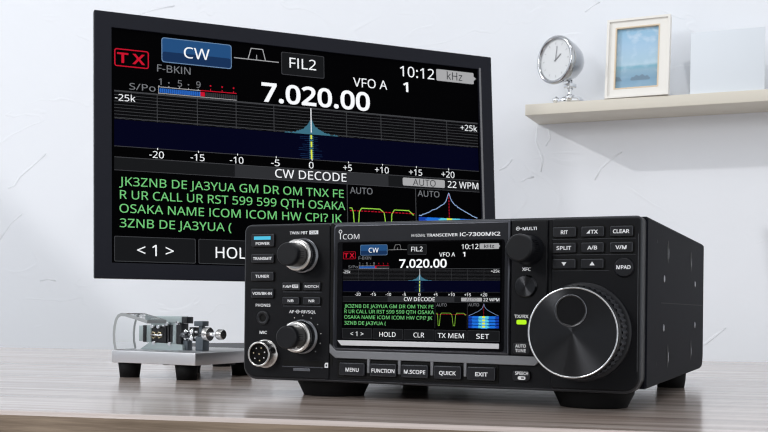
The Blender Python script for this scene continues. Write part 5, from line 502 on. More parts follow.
# ------------------------------------------------------------------ the shared screen image
def build_ui(screen, SX, SY, X0, Z0, y, parent_map_x0=17.0, parent_map_z0=15.0, full=False, rot=None, loc=None, lw=1.0):
    """screen graphics in the units of the big monitor; SX,SY scale them, (X0,Z0) is the lower left corner."""
    tx = lambda X, Z: (X0 + (X + (0.8 if full else 0.0) - parent_map_x0)*SX, Z0 + (Z + (0.3 if full else 0.0) - parent_map_z0)*SY)
    step = 0.12 if full else 0.05
    def Y(l): return y - l*step
    def P(name, mats):
        mb = MB()
        class H: pass
        h = H()
        idx = {m: i for i, m in enumerate(mats)}
        def poly(pts, m, l=1):
            q = [tx(*p) for p in pts]
            mb.add([(a, Y(l), b) for a, b in q], [tuple(range(len(q)))], idx[m])
        def rect(x0, x1, z0, z1, m, l=1, r=0.0):
            poly(rrect(x0, x1, z0, z1, r, 3) if r else [(x0,z0),(x1,z0),(x1,z1),(x0,z1)], m, l)
        def line(pts, w, m, l=2):
            w *= lw
            for (a, b), (c, d) in zip(pts, pts[1:]):
                L = math.hypot(c-a, d-b)
                if L < 1e-6: continue
                nx, nz = -(d-b)/L*w/2, (c-a)/L*w/2
                poly([(a-nx,b-nz),(c-nx,d-nz),(c+nx,d+nz),(a+nx,b+nz)], m, l)
        def frame(x0, x1, z0, z1, w, m, l=2, r=0.0):
            w *= lw
            o = rrect(x0, x1, z0, z1, r, 3) if r else [(x0,z0),(x1,z0),(x1,z1),(x0,z1)]
            i_ = inset(o, w); n = len(o)
            for k in range(n):
                j = (k+1) % n
                poly([o[k], o[j], i_[j], i_[k]], m, l)
        def text(t, x0, x1, base, cap, m, l=3, bold=0.0):
            put_text(mb, t, x0, x1, base, cap, Y(l), idx[m], bold, tf=tx)
        def done():
            mb.raw = True
            return mb.build(name, [E[m] for m in mats], screen)
        h.poly, h.rect, h.line, h.frame, h.text, h.done = poly, rect, line, frame, text, done
        return h
    # TX
    p = P('transmit_indicator', ['red', 'black'])
    p.frame(17.5, 49.0, 195.3, 212.0, 1.0, 'red', 1, 2.2)
    p.text('T X', 20.0, 45.6, 199.0, 9.0, 'red', 2, 0.02); p.done()
    # CW
    p = P('mode_key', ['blue', 'blue_low', 'blue_edge', 'white'])
    p.rect(60.8, 128.0, 203.4, 227.0, 'blue_edge', 1, 2.5)
    p.rect(61.5, 127.3, 204.1, 226.3, 'blue', 2, 2.2)
    p.rect(61.5, 127.3, 204.1, 213.5, 'blue_low', 3, 2.2)
    p.text('CW', 81.8, 106.4, 209.6, 10.4, 'white', 4, 0.008); p.done()
    # filter curve
    p = P('filter_symbol', ['lgrey'])
    p.line([(130.4, 215), (175.4, 215)], 0.8, 'lgrey', 1)
    p.line([(144.2, 215.0), (147.5, 226.0), (159.1, 226.0), (161.8, 215.0)], 0.8, 'lgrey', 2)
    p.line([(152.9, 215), (152.9, 220)], 0.7, 'lgrey', 2); p.done()
    p = P('filter_key', ['keyedge', 'key', 'white'])
    p.rect(177.9, 222.6, 203.4, 226.0, 'keyedge', 1, 1.5)
    p.rect(178.5, 222.0, 204.0, 225.4, 'key', 2, 1.4)
    p.text('FIL2', 186.3, 213.9, 210.9, 10.1, 'white', 3, 0.003); p.done()
    p = P('signal_meter', ['grey', 'meter', 'red', 'dgrey', 'lgrey'])
    p.text('F-BKIN', 56.6, 88.0, 193.9, 6.8, 'grey')
    p.text('1', 58.0, 60.6, 181.6, 6.0, 'grey'); p.text('5', 75.9, 79.9, 181.6, 6.0, 'grey'); p.text('9', 93.4, 97.5, 182.2, 6.0, 'grey')
    for x in (67.5, 86.0): p.rect(x-0.6, x+0.6, 183.6, 184.8, 'grey')
    for x in (107.2, 118.4, 129.6): p.rect(x-0.7, x+0.7, 184.4, 185.8, 'red')
    p.text('S/Po', 31.0, 55.0, 174.6, 6.0, 'grey')
    p.rect(57.6, 57.6+0.5, 173.0, 180.4, 'lgrey')
    x = 58.8
    while x < 97: p.rect(x, x+1.5, 174.3, 178.4, 'meter'); x += 1.85
    p.rect(97.4, 101.6, 174.3, 178.4, 'red')
    x = 102.2
    while x < 132: p.rect(x, x+1.3, 174.3, 178.4, 'dgrey'); x += 1.85
    p.line([(57.6, 179.6), (97.2, 179.6)], 0.7, 'lgrey'); p.line([(97.4, 179.8), (132.6, 180.2)], 0.7, 'red'); p.line([(57.6, 173.6), (132.6, 173.6)], 0.6, 'lgrey')
    for x in (58.2, 67.5, 77.5, 86, 95.2): p.rect(x-0.35, x+0.35, 179.6, 181.0, 'lgrey')
    for x in (107.2, 118.4, 129.6): p.rect(x-0.35, x+0.35, 180, 182.2, 'red')
    p.done()
    p = P('frequency_readout', ['white'])
    p.text('7.020.00', 157.4, 271.2, 175.4, 17.6, 'white', 2, 0.030); p.done()
    p = P('vfo_readout', ['white'])
    p.text('VFO A', 253.4, 290.7, 198.8, 9.0, 'white'); p.text('1', 308.6, 314.4, 198.8, 9.4, 'white', 3, 0.02); p.done()
    p = P('clock_readout', ['white'])
    p.text('10:12', 305.6, 344.6, 214.4, 10.8, 'white', 3, 0.004); p.done()
    p = P('unit_badge', ['lgrey', 'dgrey'])
    p.rect(347.2, 391.3, 214.0, 226.2, 'lgrey', 1, 1.2)
    p.poly([(391.0, 217.6), (394.2, 220.1), (391.0, 222.6)], 'lgrey', 2)
    p.text('kHz', 359.4, 377.6, 216.2, 8.2, 'dgrey', 3, 0.01) if full else p.text('kHz', 357.4, 380.6, 217.0, 6.4, 'dgrey', 3, 0.02)
    p.done()
    # spectrum scope
    p = P('spectrum_scope', ['scope', 'grid', 'teal', 'ltblue', 'lgrey', 'white'])
    p.rect(17.2, 394.6, 146.0, 172.2, 'scope', 1)
    for k in range(9): p.line([(17.2, 147.6 + k*3.0), (394.6, 147.6 + k*3.0)], 0.45, 'grid', 2)
    for x in (56.5, 94.2, 131.8, 169.6, 245.4, 283, 320.5, 357.8): p.line([(x, 146), (x, 172)], 0.6, 'grid', 2)
    p.line([(17.2, 172.4), (394.6, 172.4)], 0.9, 'grid', 3)
    p.text('-25k', 17.9, 36.4, 163.2, 6.0, 'white', 6, 0.006); p.text('+25k', 373.8, 393.4, 163.4, 6.0, 'white', 6, 0.006)
    rnd = random.Random(3); xs = [17.5]; 
    top = []
    x = 180.0
    while x <= 236:
        d = abs(x - 207.7)
        hgt = 0.8 + 10.0*math.exp(-d/3.0) + 6.0*math.exp(-(d/12.0)**2) + rnd.uniform(-0.8, 0.8)
        top.append((x, 146.2 + max(0.4, hgt))); x += 1.3
    for a, b in zip(top, top[1:]): p.poly([(a[0], 146.2), (b[0], 146.2), b, a], 'teal', 4)
    rn = random.Random(9); pl = []
    x = 17.5
    while x < 394.6:
        if x < 179 or x > 237: pl.append((x, 146.5 + rn.random()*0.9))
        else: pl.append((x, 146.4))
        x += 2.6
    p.line(pl, 0.4, 'grid', 3)
    p.line([(207.7, 148), (207.7, 172.2)], 0.9, 'white', 5)
    p.done()
    p = P('waterfall', ['navy', 'blue_low', 'teal', 'yellow', 'meter'])
    p.rect(17.2, 394.6, 121.2, 145.8, 'navy', 1)
    rn = random.Random(5)
    for k in range(12):
        z = 122.5 + k*1.9; w = rn.uniform(4, 14)
        p.rect(207.7-w, 207.7+w*rn.uniform(.5, 1), z, z+0.35, 'blue_low', 2)
    for k in range(12):
        p.rect(205.6, 209.8, 121.6+k*2.0, 122.9+k*2.0, 'teal', 3)
    p.rect(206.9, 208.5, 121.5, 131.0, 'yellow', 4); p.rect(206.9, 208.5, 133.5, 139.0, 'yellow', 4); p.rect(206.9, 208.5, 141.5, 145.5, 'yellow', 4)
    p.done()
    p = P('frequency_axis', ['white', 'grid', 'black'])
    p.rect(17.2, 394.6, 110.6, 121.0, 'black', 1)
    p.line([(17.2, 121.1), (394.6, 121.1)], 0.5, 'grid', 2)
    for t, a, b in (('-20', 49, 62.4), ('-15', 87.4, 100.7), ('-10', 125.2, 138.5), ('-5', 166, 174.8), ('0', 204.9, 209.6), ('+5', 241, 250.3), ('+10', 275.3, 290.5), ('+15', 313.2, 328.1), ('+20', 350.3, 365.4)):
        p.text(t, a, b, 112.4, 6.3, 'white'); p.line([((a+b)/2+1, 120.0), ((a+b)/2+1, 121.8)], 0.7, 'white', 3)
    p.done()
    p = P('decode_header', ['band', 'grid', 'white', 'lgrey', 'dgrey', 'key'])
    p.rect(17.2, 394.6, 99.2, 110.8, 'band', 1)
    p.rect(17.2, 130, 99.2, 110.8, 'key', 2); p.rect(290, 394.6, 99.2, 110.8, 'key', 2)
    p.line([(17.2, 111.0), (394.6, 111.0)], 0.6, 'grid', 3); p.line([(17.2, 99.0), (394.6, 99.0)], 0.5, 'grid', 3)
    p.text('CW DECODE', 170, 244.2, 101.2, 8.3, 'white', 4, 0.004)
    p.rect(305.9, 353.9, 101.2, 109.3, 'lgrey', 3, 1.5); p.text('AUTO', 317.3, 343.3, 101.9, 6.6, 'dgrey', 4)
    p.text('22 WPM', 357.3, 393.3, 101.9, 6.8, 'white', 4)
    p.done()
    p = P('decode_text', ['green'])
    for t, a, b, z in (('JK3ZNB DE JA3YUA GM DR OM TNX FE', 21.5, 241.1, 85.2), ('R UR CALL UR RST 599 599 QTH OSAKA', 22.2, 242.4, 73.0), ('OSAKA NAME ICOM ICOM HW CPI? JK', 21.8, 238.6, 60.4), ('3ZNB DE JA3YUA (', 22.0, 126.2, 47.0)):
        p.text(t, a, b, z-0.2, 7.9, 'green', 2, 0.002)
    p.done()
    p = P('audio_scope', ['grid', 'grey', 'lime', 'red'])
    p.line([(244.8, 42.5), (244.8, 98.8)], 0.7, 'grid', 1); p.line([(320.2, 42.5), (320.2, 98.8)], 0.7, 'grid', 1)
    p.text('AUTO', 247.9, 272.2, 89.9, 6.4, 'grey', 2)
    p.line([(247, 75.2), (249.5, 75.3), (251, 71), (252.5, 48), (255.5, 48), (257.5, 72), (260, 75.5), (280, 75.5), (284.5, 72), (288.0, 48), (291.5, 48), (293, 71), (296, 75.5), (312, 75.5), (317.5, 71)], 0.9, 'lime', 2)
    x = 247.5
    while x < 317: p.line([(x, 72.6), (x+2.6, 72.6)], 0.7, 'red', 3); x += 3.8
    p.done()
    p = P('tuning_scope', ['grey', 'ltblue', 'red', 'wf1', 'wf2', 'wf3', 'yellow', 'navy'])
    p.text('AUTO', 322.6, 347.4, 90.9, 6.2, 'grey', 2)
    pts = []
    rn = random.Random(2)
    x = 323.4
    while x <= 392:
        d = abs(x-358.2); z = 70.5 + 17.0*(1-min(1, d/36))**1.25 + 10.0*math.exp(-d/2.2) + rn.uniform(-.5, .5)
        pts.append((x, z)); x += 1.0
    p.line(pts, 0.7, 'ltblue', 2)
    z = 70.5
    while z < 95: p.line([(358.2, z), (358.2, z+2.0)], 0.7, 'red', 3); z += 3.2
    zs = [(42.6+k*1.35, 42.6+(k+1)*1.35) for k in range(20)]
    for k, (a, b) in enumerate(zs):
        j = random.Random(k).uniform(-2, 2)
        p.rect(323.2, 392.6, a, b, 'wf1' if k % 5 else 'navy', 1)
        p.rect(332+j, 385+j, a, b, 'wf2', 2) if k % 5 else None
        p.rect(347+j, 370+j, a, b, 'wf3', 3) if (k % 5) else p.rect(352, 366, a, b, 'wf2', 3)
        if k % 5 > 1: p.rect(355.2, 361.4, a, b, 'yellow', 4)
    p.done()
    for t, a, b, x0, x1 in (('< 1 >', 37.5, 71, 17.0, 91.6), ('HOLD', 110.6, 150.5, 94.3, 167.5), ('CLR', 194.0, 219.5, 170.5, 243.5), ('TX MEM', 252.0, 313.0, 246.3, 318.6), ('SET', 341.5, 371.0, 321.5, 394.2)):
        p = P('menu_key', ['keyedge', 'key', 'white'])
        p.rect(x0, x1, 15.4, 38.6, 'keyedge', 1, 1.2); p.rect(x0+0.6, x1-0.6, 16.0, 38.0, 'key', 2, 1.0)
        p.text(t, a, b, 21.2, 10.4, 'white', 3, 0.004); o = p.done(); o['label'] = 'on-screen key reading ' + t

# ------------------------------------------------------------------ SETTING
WY = R(22)
wx = Vector((math.cos(WY), -math.sin(WY), 0)); wn = Vector((math.sin(WY), math.cos(WY), 0))
WO = Vector((0.6, 1.12, 0))
def wall_pt(u, off=0.0, z=0.0):
    p = WO + wx*u - wn*off
    return Vector((p.x, p.y, z))
wb = MB().box(-3400, 1500, 0, 100, 0, 2500)
# raised trowel ridges, half sunk into the plaster (u, height) in metres
RIDGES = []
def ridge(pts, r):
    n = len(pts)
    rr = [r*120*(0.25 + 0.75*math.sin(PI*(i+0.5)/n)) for i in range(n)]
    wb.tube([(u*1000, 0.0, z*1000) for u, z in pts], rr, 8, 0, 11.0, up=(0, 1, 0))
RIDGE_PX = [([(-1.2552, 0.9676), (-1.244, 0.9702), (-1.233, 0.9847), (-1.211, 0.9987), (-1.1856, 1.0153)], 0.0016), ([(-1.2693, 0.8901), (-1.2582, 0.9049), (-1.247, 0.9166), (-1.2285, 0.9281)], 0.0012), ([(-1.1941, 0.8286), (-1.1795, 0.8316), (-1.165, 0.8286)], 0.001), ([(-1.0237, 1.2059), (-0.9987, 1.2106), (-0.9658, 1.2116)], 0.0012), ([(-0.4498, 1.015), (-0.4508, 0.9969), (-0.442, 0.9747), (-0.4443, 0.9603)], 0.001), ([(-0.4362, 1.0131), (-0.4337, 1.0009), (-0.4385, 0.9915)], 0.0009), ([(-0.469, 0.9491), (-0.4615, 0.9537), (-0.4529, 0.9546)], 0.001), ([(-0.379, 0.9483), (-0.372, 0.9623), (-0.3615, 0.9713), (-0.3476, 0.9801)], 0.0012), ([(-0.4968, 0.9648), (-0.488, 0.9694), (-0.4805, 0.9764)], 0.0014), ([(-0.268, 0.7471), (-0.2505, 0.7578), (-0.2397, 0.7671), (-0.2289, 0.7752)], 0.0013), ([(-0.393, 1.1489), (-0.3847, 1.1553), (-0.3753, 1.1591)], 0.001)]
for pts, r in RIDGE_PX: ridge(pts, r)
w = wb.build('wall_back', M['plaster'], None, WO, (0, 0, -WY), kind='structure')
w['label'] = 'white trowelled plaster wall behind the desk and shelf'

fl = MB().box(-3600, 3000, -2500, 3400, -100, 0).build('floor', pbr('pale_wood_floor', (0.62, 0.58, 0.52, 1), 0.5), kind='structure')

# added unseen side wall; its slanted opening is shaped to shade wall and desk
lw_ = MB()
op = [(0.58, 0.965 + CAMZ), (3.0, 3.05 + CAMZ)]
def lw_poly(pts):
    n = len(pts)
    lw_.add([(-3500, a*1000, b*1000) for a, b in pts] + [(-3600, a*1000, b*1000) for a, b in pts],
            [tuple(range(n)), tuple(reversed(range(n, 2*n)))] + [(i, i+n, (i+1) % n+n, (i+1) % n) for i in range(n)])
h0 = 0.965 + CAMZ; sl = 0.87
lw_poly([(-2.5, 0), (0.58, 0), (0.58, 3.2), (-2.5, 3.2)])
lw_poly([(0.58, 0), (2.6, 0), (2.6, h0 + sl*2.02), (0.58, h0)])
lw_.build('sun_blocker_left', M['plaster'], kind='structure')

# ------------------------------------------------------------------ DESK
DY = R(12)
desk = empty('desk', (0.0, 0.4919, 0), -DY, 'long greyed walnut desk with a glossy top carrying the radio and monitor', 'desk')
b = MB()
prof = [(0, -30), (0, -2.2), (0.25, -1.2), (0.9, -0.4), (2.2, 0), (718, 0), (718, -30)]   # (depth, height)
xs = (-1100, 480)
n = len(prof)
b.add([(x, d, DZ*1000+h) for x in xs for d, h in prof], [])
for i in range(n):
    j = (i+1) % n
    b.f.append((i, j, n+j, n+i)); b.m.append(1 if i == 0 else (2 if i in (1,2,3) else 0)); b.smooth.append(False)
b.f.append(tuple(range(n))); b.m.append(1); b.smooth.append(False)
b.f.append(tuple(n+i for i in reversed(range(n)))); b.m.append(1); b.smooth.append(False)
M['desk_nose'] = pbr('pale_nosing', (0.55, 0.47, 0.44, 1), 0.35, coat=0.3)  # paler colour on the rounded front edge
b.build('desktop', [M['desk'], M['desk_edge'], M['desk_nose']], desk)
for x in (-1080, 430):
    MB().box(x, x+28, 30, 690, 0, DZ*1000-30).build('side_panel', M['desk_edge'], desk)

# ------------------------------------------------------------------ TRANSCEIVER
RY = R(23.2)
radio = empty('radio_transceiver', (-0.08405, 0.64757, DZ), -RY, 'black desktop radio transceiver with colour screen and large silver-rimmed tuning knob', 'radio')
ZB = 9.4
W_ = 238.0
def zz(pts): return [(x, z+ZB) for x, z in pts]
# body box and covers
MB().prism(zz(rrect(3, W_-3, 1.5, 93.0, 3)), 14, 262, 0, 0, cb=2).build('cabinet', M['cover'], radio)
def side_cover(x0, x1):
    out = rrect(13, 267, 1.8, 94.2, (3, 11, 3, 3), 6)
    bm = MB(); n = len(out)
    ins = inset(out, 1.2)
    xo = x1 if x1 > 100 else x0; xi = x0 if x1 > 100 else x1
    sgn = 1 if x1 > 100 else -1
    rings = [(xi, out), (xo - sgn*1.2, out), (xo, ins)]
    for x, o_ in rings:
        bm.v += [(x, y, z+ZB) for y, z in o_]
    for r in range(2):
        for i in range(n):
            j = (i+1) % n
            bm.f.append((r*n+i, r*n+j, (r+1)*n+j, (r+1)*n+i)); bm.m.append(0); bm.smooth.append(False)
    bm.f.append(tuple(2*n+i for i in range(n))); bm.m.append(0); bm.smooth.append(False)
    bm.f.append(tuple(i for i in range(n))); bm.m.append(0); bm.smooth.append(False)
    return bm
sp = side_cover(W_-4, W_).build('side_cover', M['cover'], radio)
side_cover(0, 4).build('side_cover', M['cover'], radio)
# details of the right cover (depth, height)
def side_disc(d, z, r, m, name, ry=None, th=0.4):
    ry = ry or r
    bm = MB(); n = 20
    o_ = [(d + r*math.cos(2*PI*k/n), z + ry*math.sin(2*PI*k/n)) for k in range(n)]
    bm.v += [(W_-0.2, a, c+ZB) for a, c in o_] + [(W_+th, a, c+ZB) for a, c in inset(o_, 0.25)]
    for i in range(n):
        j = (i+1) % n
        bm.f.append((i, j, n+j, n+i)); bm.m.append(0); bm.smooth.append(True)
    bm.f.append(tuple(n+i for i in range(n))); bm.m.append(0); bm.smooth.append(False)
    return bm.build(name, m, sp)
for d, z in ((72, 62.5), (214, 63), (71, 34), (215, 34.3)):
    side_disc(d, z, 2.2, M['dark_chrome'], 'screw', th=0.35)
for d, z in ((45, 82.7), (45, 14.0)):
    side_disc(d, z, 1.3, M['hole'], 'screw_hole', th=0.1)
for d, z in ((86, 79), (192, 78), (88, 17), (195, 17.5)):
    o_ = side_disc(d, z, 4.2, M['hole'], 'bracket_slot', ry=7.0, th=0.15)
    side_disc(d+2.0, z-1, 0.9, M['dark_chrome'], 'slot_screw', ry=3.4, th=0.3)
MB().box(W_-0.2, W_+0.12, 60, 262, 48.2+ZB, 48.7+ZB).build('seam', M['hole'], sp)

# front bezel
MB().prism(zz(rrect(-1.5, W_-0.8, 0, 93.6, (8.5, 9.0, 3.0, 4.5))), 0, 15.5, 1.3, mic=1).build('front_bezel', [M['plastic'], M['key_edge']], radio)
# control modules
left = MB().prism(zz(rrect(-0.3, 57.0, 1.5, 92.8, (7.2, 1, 1.6, 3.4))), -1.0, 2, 0.8).build('left_control_panel', [M['plastic']], radio)
MB().box(57.3, 59.2, -0.25, 1.0, 10+ZB, 93+ZB).build('panel_groove', M['hole'], radio)
disp = MB().prism(zz(rrect(59.4, 166.8, 18.6, 92.8, (3.5, 1.0, 1.2, 3.5))), -2.2, 2, 1.5, mic=1).build('display_bezel', [M['plastic_mid'], M['edge']], radio)
strip = MB().prism(zz(rrect(167.1, 187.6, 18.6, 92.4, 1.0)), -1.6, 2, 1.0).build('control_strip', [M['plastic']], radio)
right = MB().prism(zz(rrect(189.4, 236.6, 1.5, 92.6, (2.0, 7.5, 2.0, 1.6))), -1.0, 2, 1.0).build('right_control_panel', [M['plastic']], radio)
MB().box(235.4, 235.8, -1.25, 0, 12+ZB, 84+ZB).build('panel_piping', M['dark_chrome'], right)
# grey sweep below the display
gb = MB().prism(zz([(57.6, 17.4), (61.5, 14.3), (181.0, 13.4), (184.5, 16.6), (184.5, 18.6), (62.0, 18.8), (57.6, 22.5)]), -1.9, 1.5, 0.5)
gb.build('grey_sweep', M['band'], radio)
tray = MB().prism(zz(rrect(62.5, 160.5, 2.8, 13.6, 1.5)), -0.6, 1.5, 0.3).build('key_tray', M['hole'], radio)
for x in (82.6, 101.9, 121.7, 141.4):
    MB().prism(zz(rrect(x-0.9, x+0.9, 6.2, 14.4, 0.3)), -1.7, 0.5, 0.4).build('divider', M['band'], tray)

def lettering(parent, items, y, name='lettering', mat='ink'):
    for t, x0, x1, z, cap, bold in items:
        mb = MB(); mb.raw = True
        put_text(mb, t, x0, x1, z+ZB, cap*0.9, y, 0, bold)
        r = mb.build(name, M[mat], parent)
    return r
# display glass and screen
glass = MB().prism(zz(rrect(62.6, 163.8, 20.6, 82.2, 1.6)), -2.5, -1.9, 0.15).build('display_glass', M['glass_black'], radio)
MB().prism(zz([(63.2, 24.9), (65.7, 21.9), (161.2, 22.1), (161.2, 25.0)]), -2.9, -2.2, 0.2).build('lip_shine', M['silver'], glass)  # pale strip paints the light caught by the glass's lower edge
scr = MB().prism(zz(rrect(65.9, 162.3, 25.6, 81.4, 0.2)), -2.56, -2.3, 0).build('screen', E['black'], radio)
build_ui(scr, 0.2520, 0.2560, 66.3, 25.9+ZB, -2.56, lw=0.8)
lettering(disp, [('TRANSCEIVER', 118.0, 136.6, 84.3, 1.7, 0.02), ('HF/50MHz', 108.8, 117.2, 84.3, 1.8, 0.0), ('IC-7300MK2', 137.8, 161.2, 84.2, 2.2, 0.02)], -2.26)
lg = lettering(disp, [('COM', 65.9, 76.4, 83.6, 3.3, 0.012)], -2.26, 'maker_logo')
mb = MB(); mb.raw = True
mb.box(64.0, 64.6, -2.27, -2.22, 83.6+ZB, 86.9+ZB)
for k in range(16):
    a0, a1 = 2*PI*k/16, 2*PI*(k+1)/16
    mb.add([(64.3+r*math.cos(a), -2.26, 88.1+ZB+r*math.sin(a)) for r, a in ((0.75, a0), (0.75, a1), (1.15, a1), (1.15, a0))], [(0, 1, 2, 3)])
mb.build('logo_initial', M['ink'], disp)

# push buttons -----------------------------------------------------
def button(parent_name, label, x0, x1, z0, z1, y, h=1.8, txt=None, tx=None, cap=1.5, mat='key', well=True, bold=0.02):
    o = MB()
    o.prism(zz(rrect(x0, x1, z0, z1, 0.8, 4)), y-h, y+0.5, 0.55, mic=1)
    bt = o.build(parent_name, [M[mat], M['key_edge']], radio)
    bt['label'] = label
    if well:
        MB().prism(zz(rrect(x0-0.7, x1+0.7, z0-0.7, z1+0.7, 1.3, 4)), y-0.12, y+0.3, 0).build('button_well', M['hole'], bt)
    if txt:
        lettering(bt, [(txt, tx[0], tx[1], tx[2], cap, bold)], y-h-0.03)
    return bt
pb = button('power_button', 'power button with a lit cyan bar', 4.9, 20.4, 80.0, 87.7, -1.0, txt='POWER', tx=(8.0, 17.6, 81.1), cap=1.8)
MB().box(6.9, 18.2, -3.1, -2.7, 84.2+ZB, 86.2+ZB).build('power_light', M['cyan_led'], pb)
button('transmit_button', 'push button reading TRANSMIT', 4.9, 20.4, 70.3, 75.7, -1.0, txt='TRANSMIT', tx=(6.2, 19.2, 72.1), cap=1.8)
button('tuner_button', 'push button reading TUNER', 4.9, 20.3, 59.5, 65.0, -1.0, txt='TUNER', tx=(8.0, 17.5, 61.4), cap=1.8)
button('voice_key_button', 'push button reading VOX/BK-IN', 4.9, 20.3, 49.2, 54.8, -1.0, txt='VOX/BK-IN', tx=(6.0, 19.4, 51.1), cap=1.8)
button('preamp_button', 'push button reading P.AMP ATT', 26.3, 38.2, 53.8, 58.6, -1.0, txt='P.AMP', tx=(27.0, 32.6, 55.4), cap=1.6)
button('notch_button', 'push button reading NOTCH', 40.4, 51.6, 53.8, 58.6, -1.0, txt='NOTCH', tx=(41.6, 50.6, 55.4), cap=1.6)
button('noise_blanker_button', 'push button reading NB', 26.4, 37.8, 45.4, 50.0, -1.0, txt='NB', tx=(30.2, 34.2, 46.9), cap=1.6)
button('noise_reduction_button', 'push button reading NR', 40.4, 51.6, 45.4, 50.0, -1.0, txt='NR', tx=(44.2, 48.2, 46.9), cap=1.6)
mb = MB(); mb.raw = True
mb.box(33.1, 37.2, -2.86, -2.8, 55.2+ZB, 57.2+ZB, 0); put_text(mb, 'ATT', 33.5, 36.8, 55.6+ZB, 1.2, -2.9, 1, 0.02)
mb.build('attenuator_badge', [M['ink'], M['ink_dark']], left)
for z in (53.0, 44.6):
    MB().box(26.4, 51.8, -1.25, -0.9, z-0.25+ZB, z+ZB).build('silver_line', M['dark_chrome'], left)
lettering(left, [('TWIN PBT', 30.2, 42.2, 87.2, 1.8, 0.015), ('PHONES', 7.4, 17.6, 44.0, 1.8, 0.015), ('MIC', 10.3, 15.3, 27.6, 1.9, 0.015), ('AF', 30.3, 33.6, 40.3, 1.8, 0.015), ('RF/SQL', 38.6, 48.2, 40.3, 1.8, 0.015)], -1.04)
mb = MB(); mb.raw = True
mb.box(43.3, 49.2, -1.06, -0.95, 87.0+ZB, 89.2+ZB, 0); put_text(mb, 'CLR', 44.2, 48.2, 87.5+ZB, 1.2, -1.1, 1, 0.02)
mb.build('clear_badge', [M['ink'], M['ink_dark']], left)
def ring_mark(mb, cx, cz, y):
    for k in range(12):
        a0, a1 = 2*PI*k/12, 2*PI*(k+1)/12
        mb.add([(cx+r*math.cos(a), y, cz+r*math.sin(a)) for r, a in ((0.75, a0), (0.75, a1), (1.1, a1), (1.1, a0))], [(0, 1, 2, 3)], 0)
mb = MB(); mb.raw = True
ring_mark(mb, 36.1, 41.2+ZB, -1.05)
mb.box(34.2, 34.9, -1.05, -1.0, 41.0+ZB, 41.35+ZB); mb.box(37.3, 38.0, -1.05, -1.0, 41.0+ZB, 41.35+ZB); mb.box(35.6, 36.6, -1.05, -1.0, 41.05+ZB, 41.35+ZB)
mb.build('dial_symbol', M['ink'], left)
for k in range(11):
    a = -0.75*PI + 1.5*PI*k/10 + PI/2
    MB().box(39.5+12.3*math.cos(a)-0.25, 39.5+12.3*math.cos(a)+0.25, -1.05, -1.0, 26.5+12.3*math.sin(a)-0.25+ZB, 26.5+12.3*math.sin(a)+0.25+ZB).build('scale_dot', M['ink'], left)

# function keys under the screen
for t, x0, x1, a, b_ in (('MENU', 64.6, 80.8, 68.8, 77.2), ('FUNCTION', 84.2, 100.5, 85.3, 99.6), ('M.SCOPE', 103.7, 119.8, 105.4, 118.4), ('QUICK', 123.4, 139.5, 126.6, 136.6), ('EXIT', 143.1, 159.2, 147.8, 155.0)):
    button('function_key', 'push button reading ' + t, x0, x1, 4.6, 12.0, -0.6, h=2.4, txt=t, tx=(a, b_, 6.9), cap=2.3, well=False)

# right hand keys
RK = [('RIT', 190.5, 203.0, 82.6, 88.1, 194.9, 198.7), ('⊿TX', 205.8, 217.9, 82.6, 88.1, 208.8, 214.8), ('CLEAR', 221.0, 233.0, 82.6, 88.1, 222.6, 231.2),
      ('SPLIT', 190.5, 203.0, 74.2, 79.7, 192.6, 200.6), ('A/B', 205.8, 217.9, 74.2, 79.7, 209.2, 214.4), ('V/M', 221.0, 233.0, 74.2, 79.7, 224.0, 229.8)]
for t, x0, x1, z0, z1, a, b_ in RK:
    tt = t.replace('⊿', '')
    bt = button('control_key', 'push button reading ' + ('delta TX' if '⊿' in t else t), x0, x1, z0, z1, -1.0, txt=tt, tx=((a if '⊿' not in t else a+2.0), b_, z0+1.7), cap=2.1)
    if '⊿' in t:
        mb = MB(); mb.raw = True
        mb.add([(a-0.2, -2.83, z0+1.7+ZB), (a+1.7, -2.83, z0+1.7+ZB), (a+1.7, -2.83, z0+3.8+ZB)], [(0, 1, 2)]); mb.build('delta_mark', M['ink'], bt)
for s_, x0, x1 in ((-1, 190.5, 203.0), (1, 205.8, 217.9)):
    bt = button('arrow_key', 'push button with a %s arrow' % ('down' if s_ < 0 else 'up'), x0, x1, 65.8, 71.0, -1.0)
    c_ = (x0+x1)/2; mb = MB(); mb.raw = True
    mb.add([(c_-1.4, -2.83, 68.4-s_*0.9+ZB), (c_+1.4, -2.83, 68.4-s_*0.9+ZB), (c_, -2.83, 68.4+s_*1.1+ZB)], [(0, 1, 2) if s_ > 0 else (0, 2, 1)]); mb.build('arrow_mark', M['ink'], bt)
for z in (81.7, 73.3, 64.8):
    MB().box(190.0, 234.2 if z > 70 else 220.5, -1.25, -0.9, z-0.2+ZB, z+ZB).build('silver_line', M['dark_chrome'], right)
mp_ = MB().lathe([(5.4, 0.5), (5.2, 1.8), (4.9, 2.5), (4.5, 2.8)], 228.3, 66.4+ZB, 32).build('round_key', M['key'], radio)
mp_['label'] = 'round push button reading MPAD'
lettering(mp_, [('MPAD', 224.6, 232.0, 65.5, 2.1, 0.02)], -2.84)
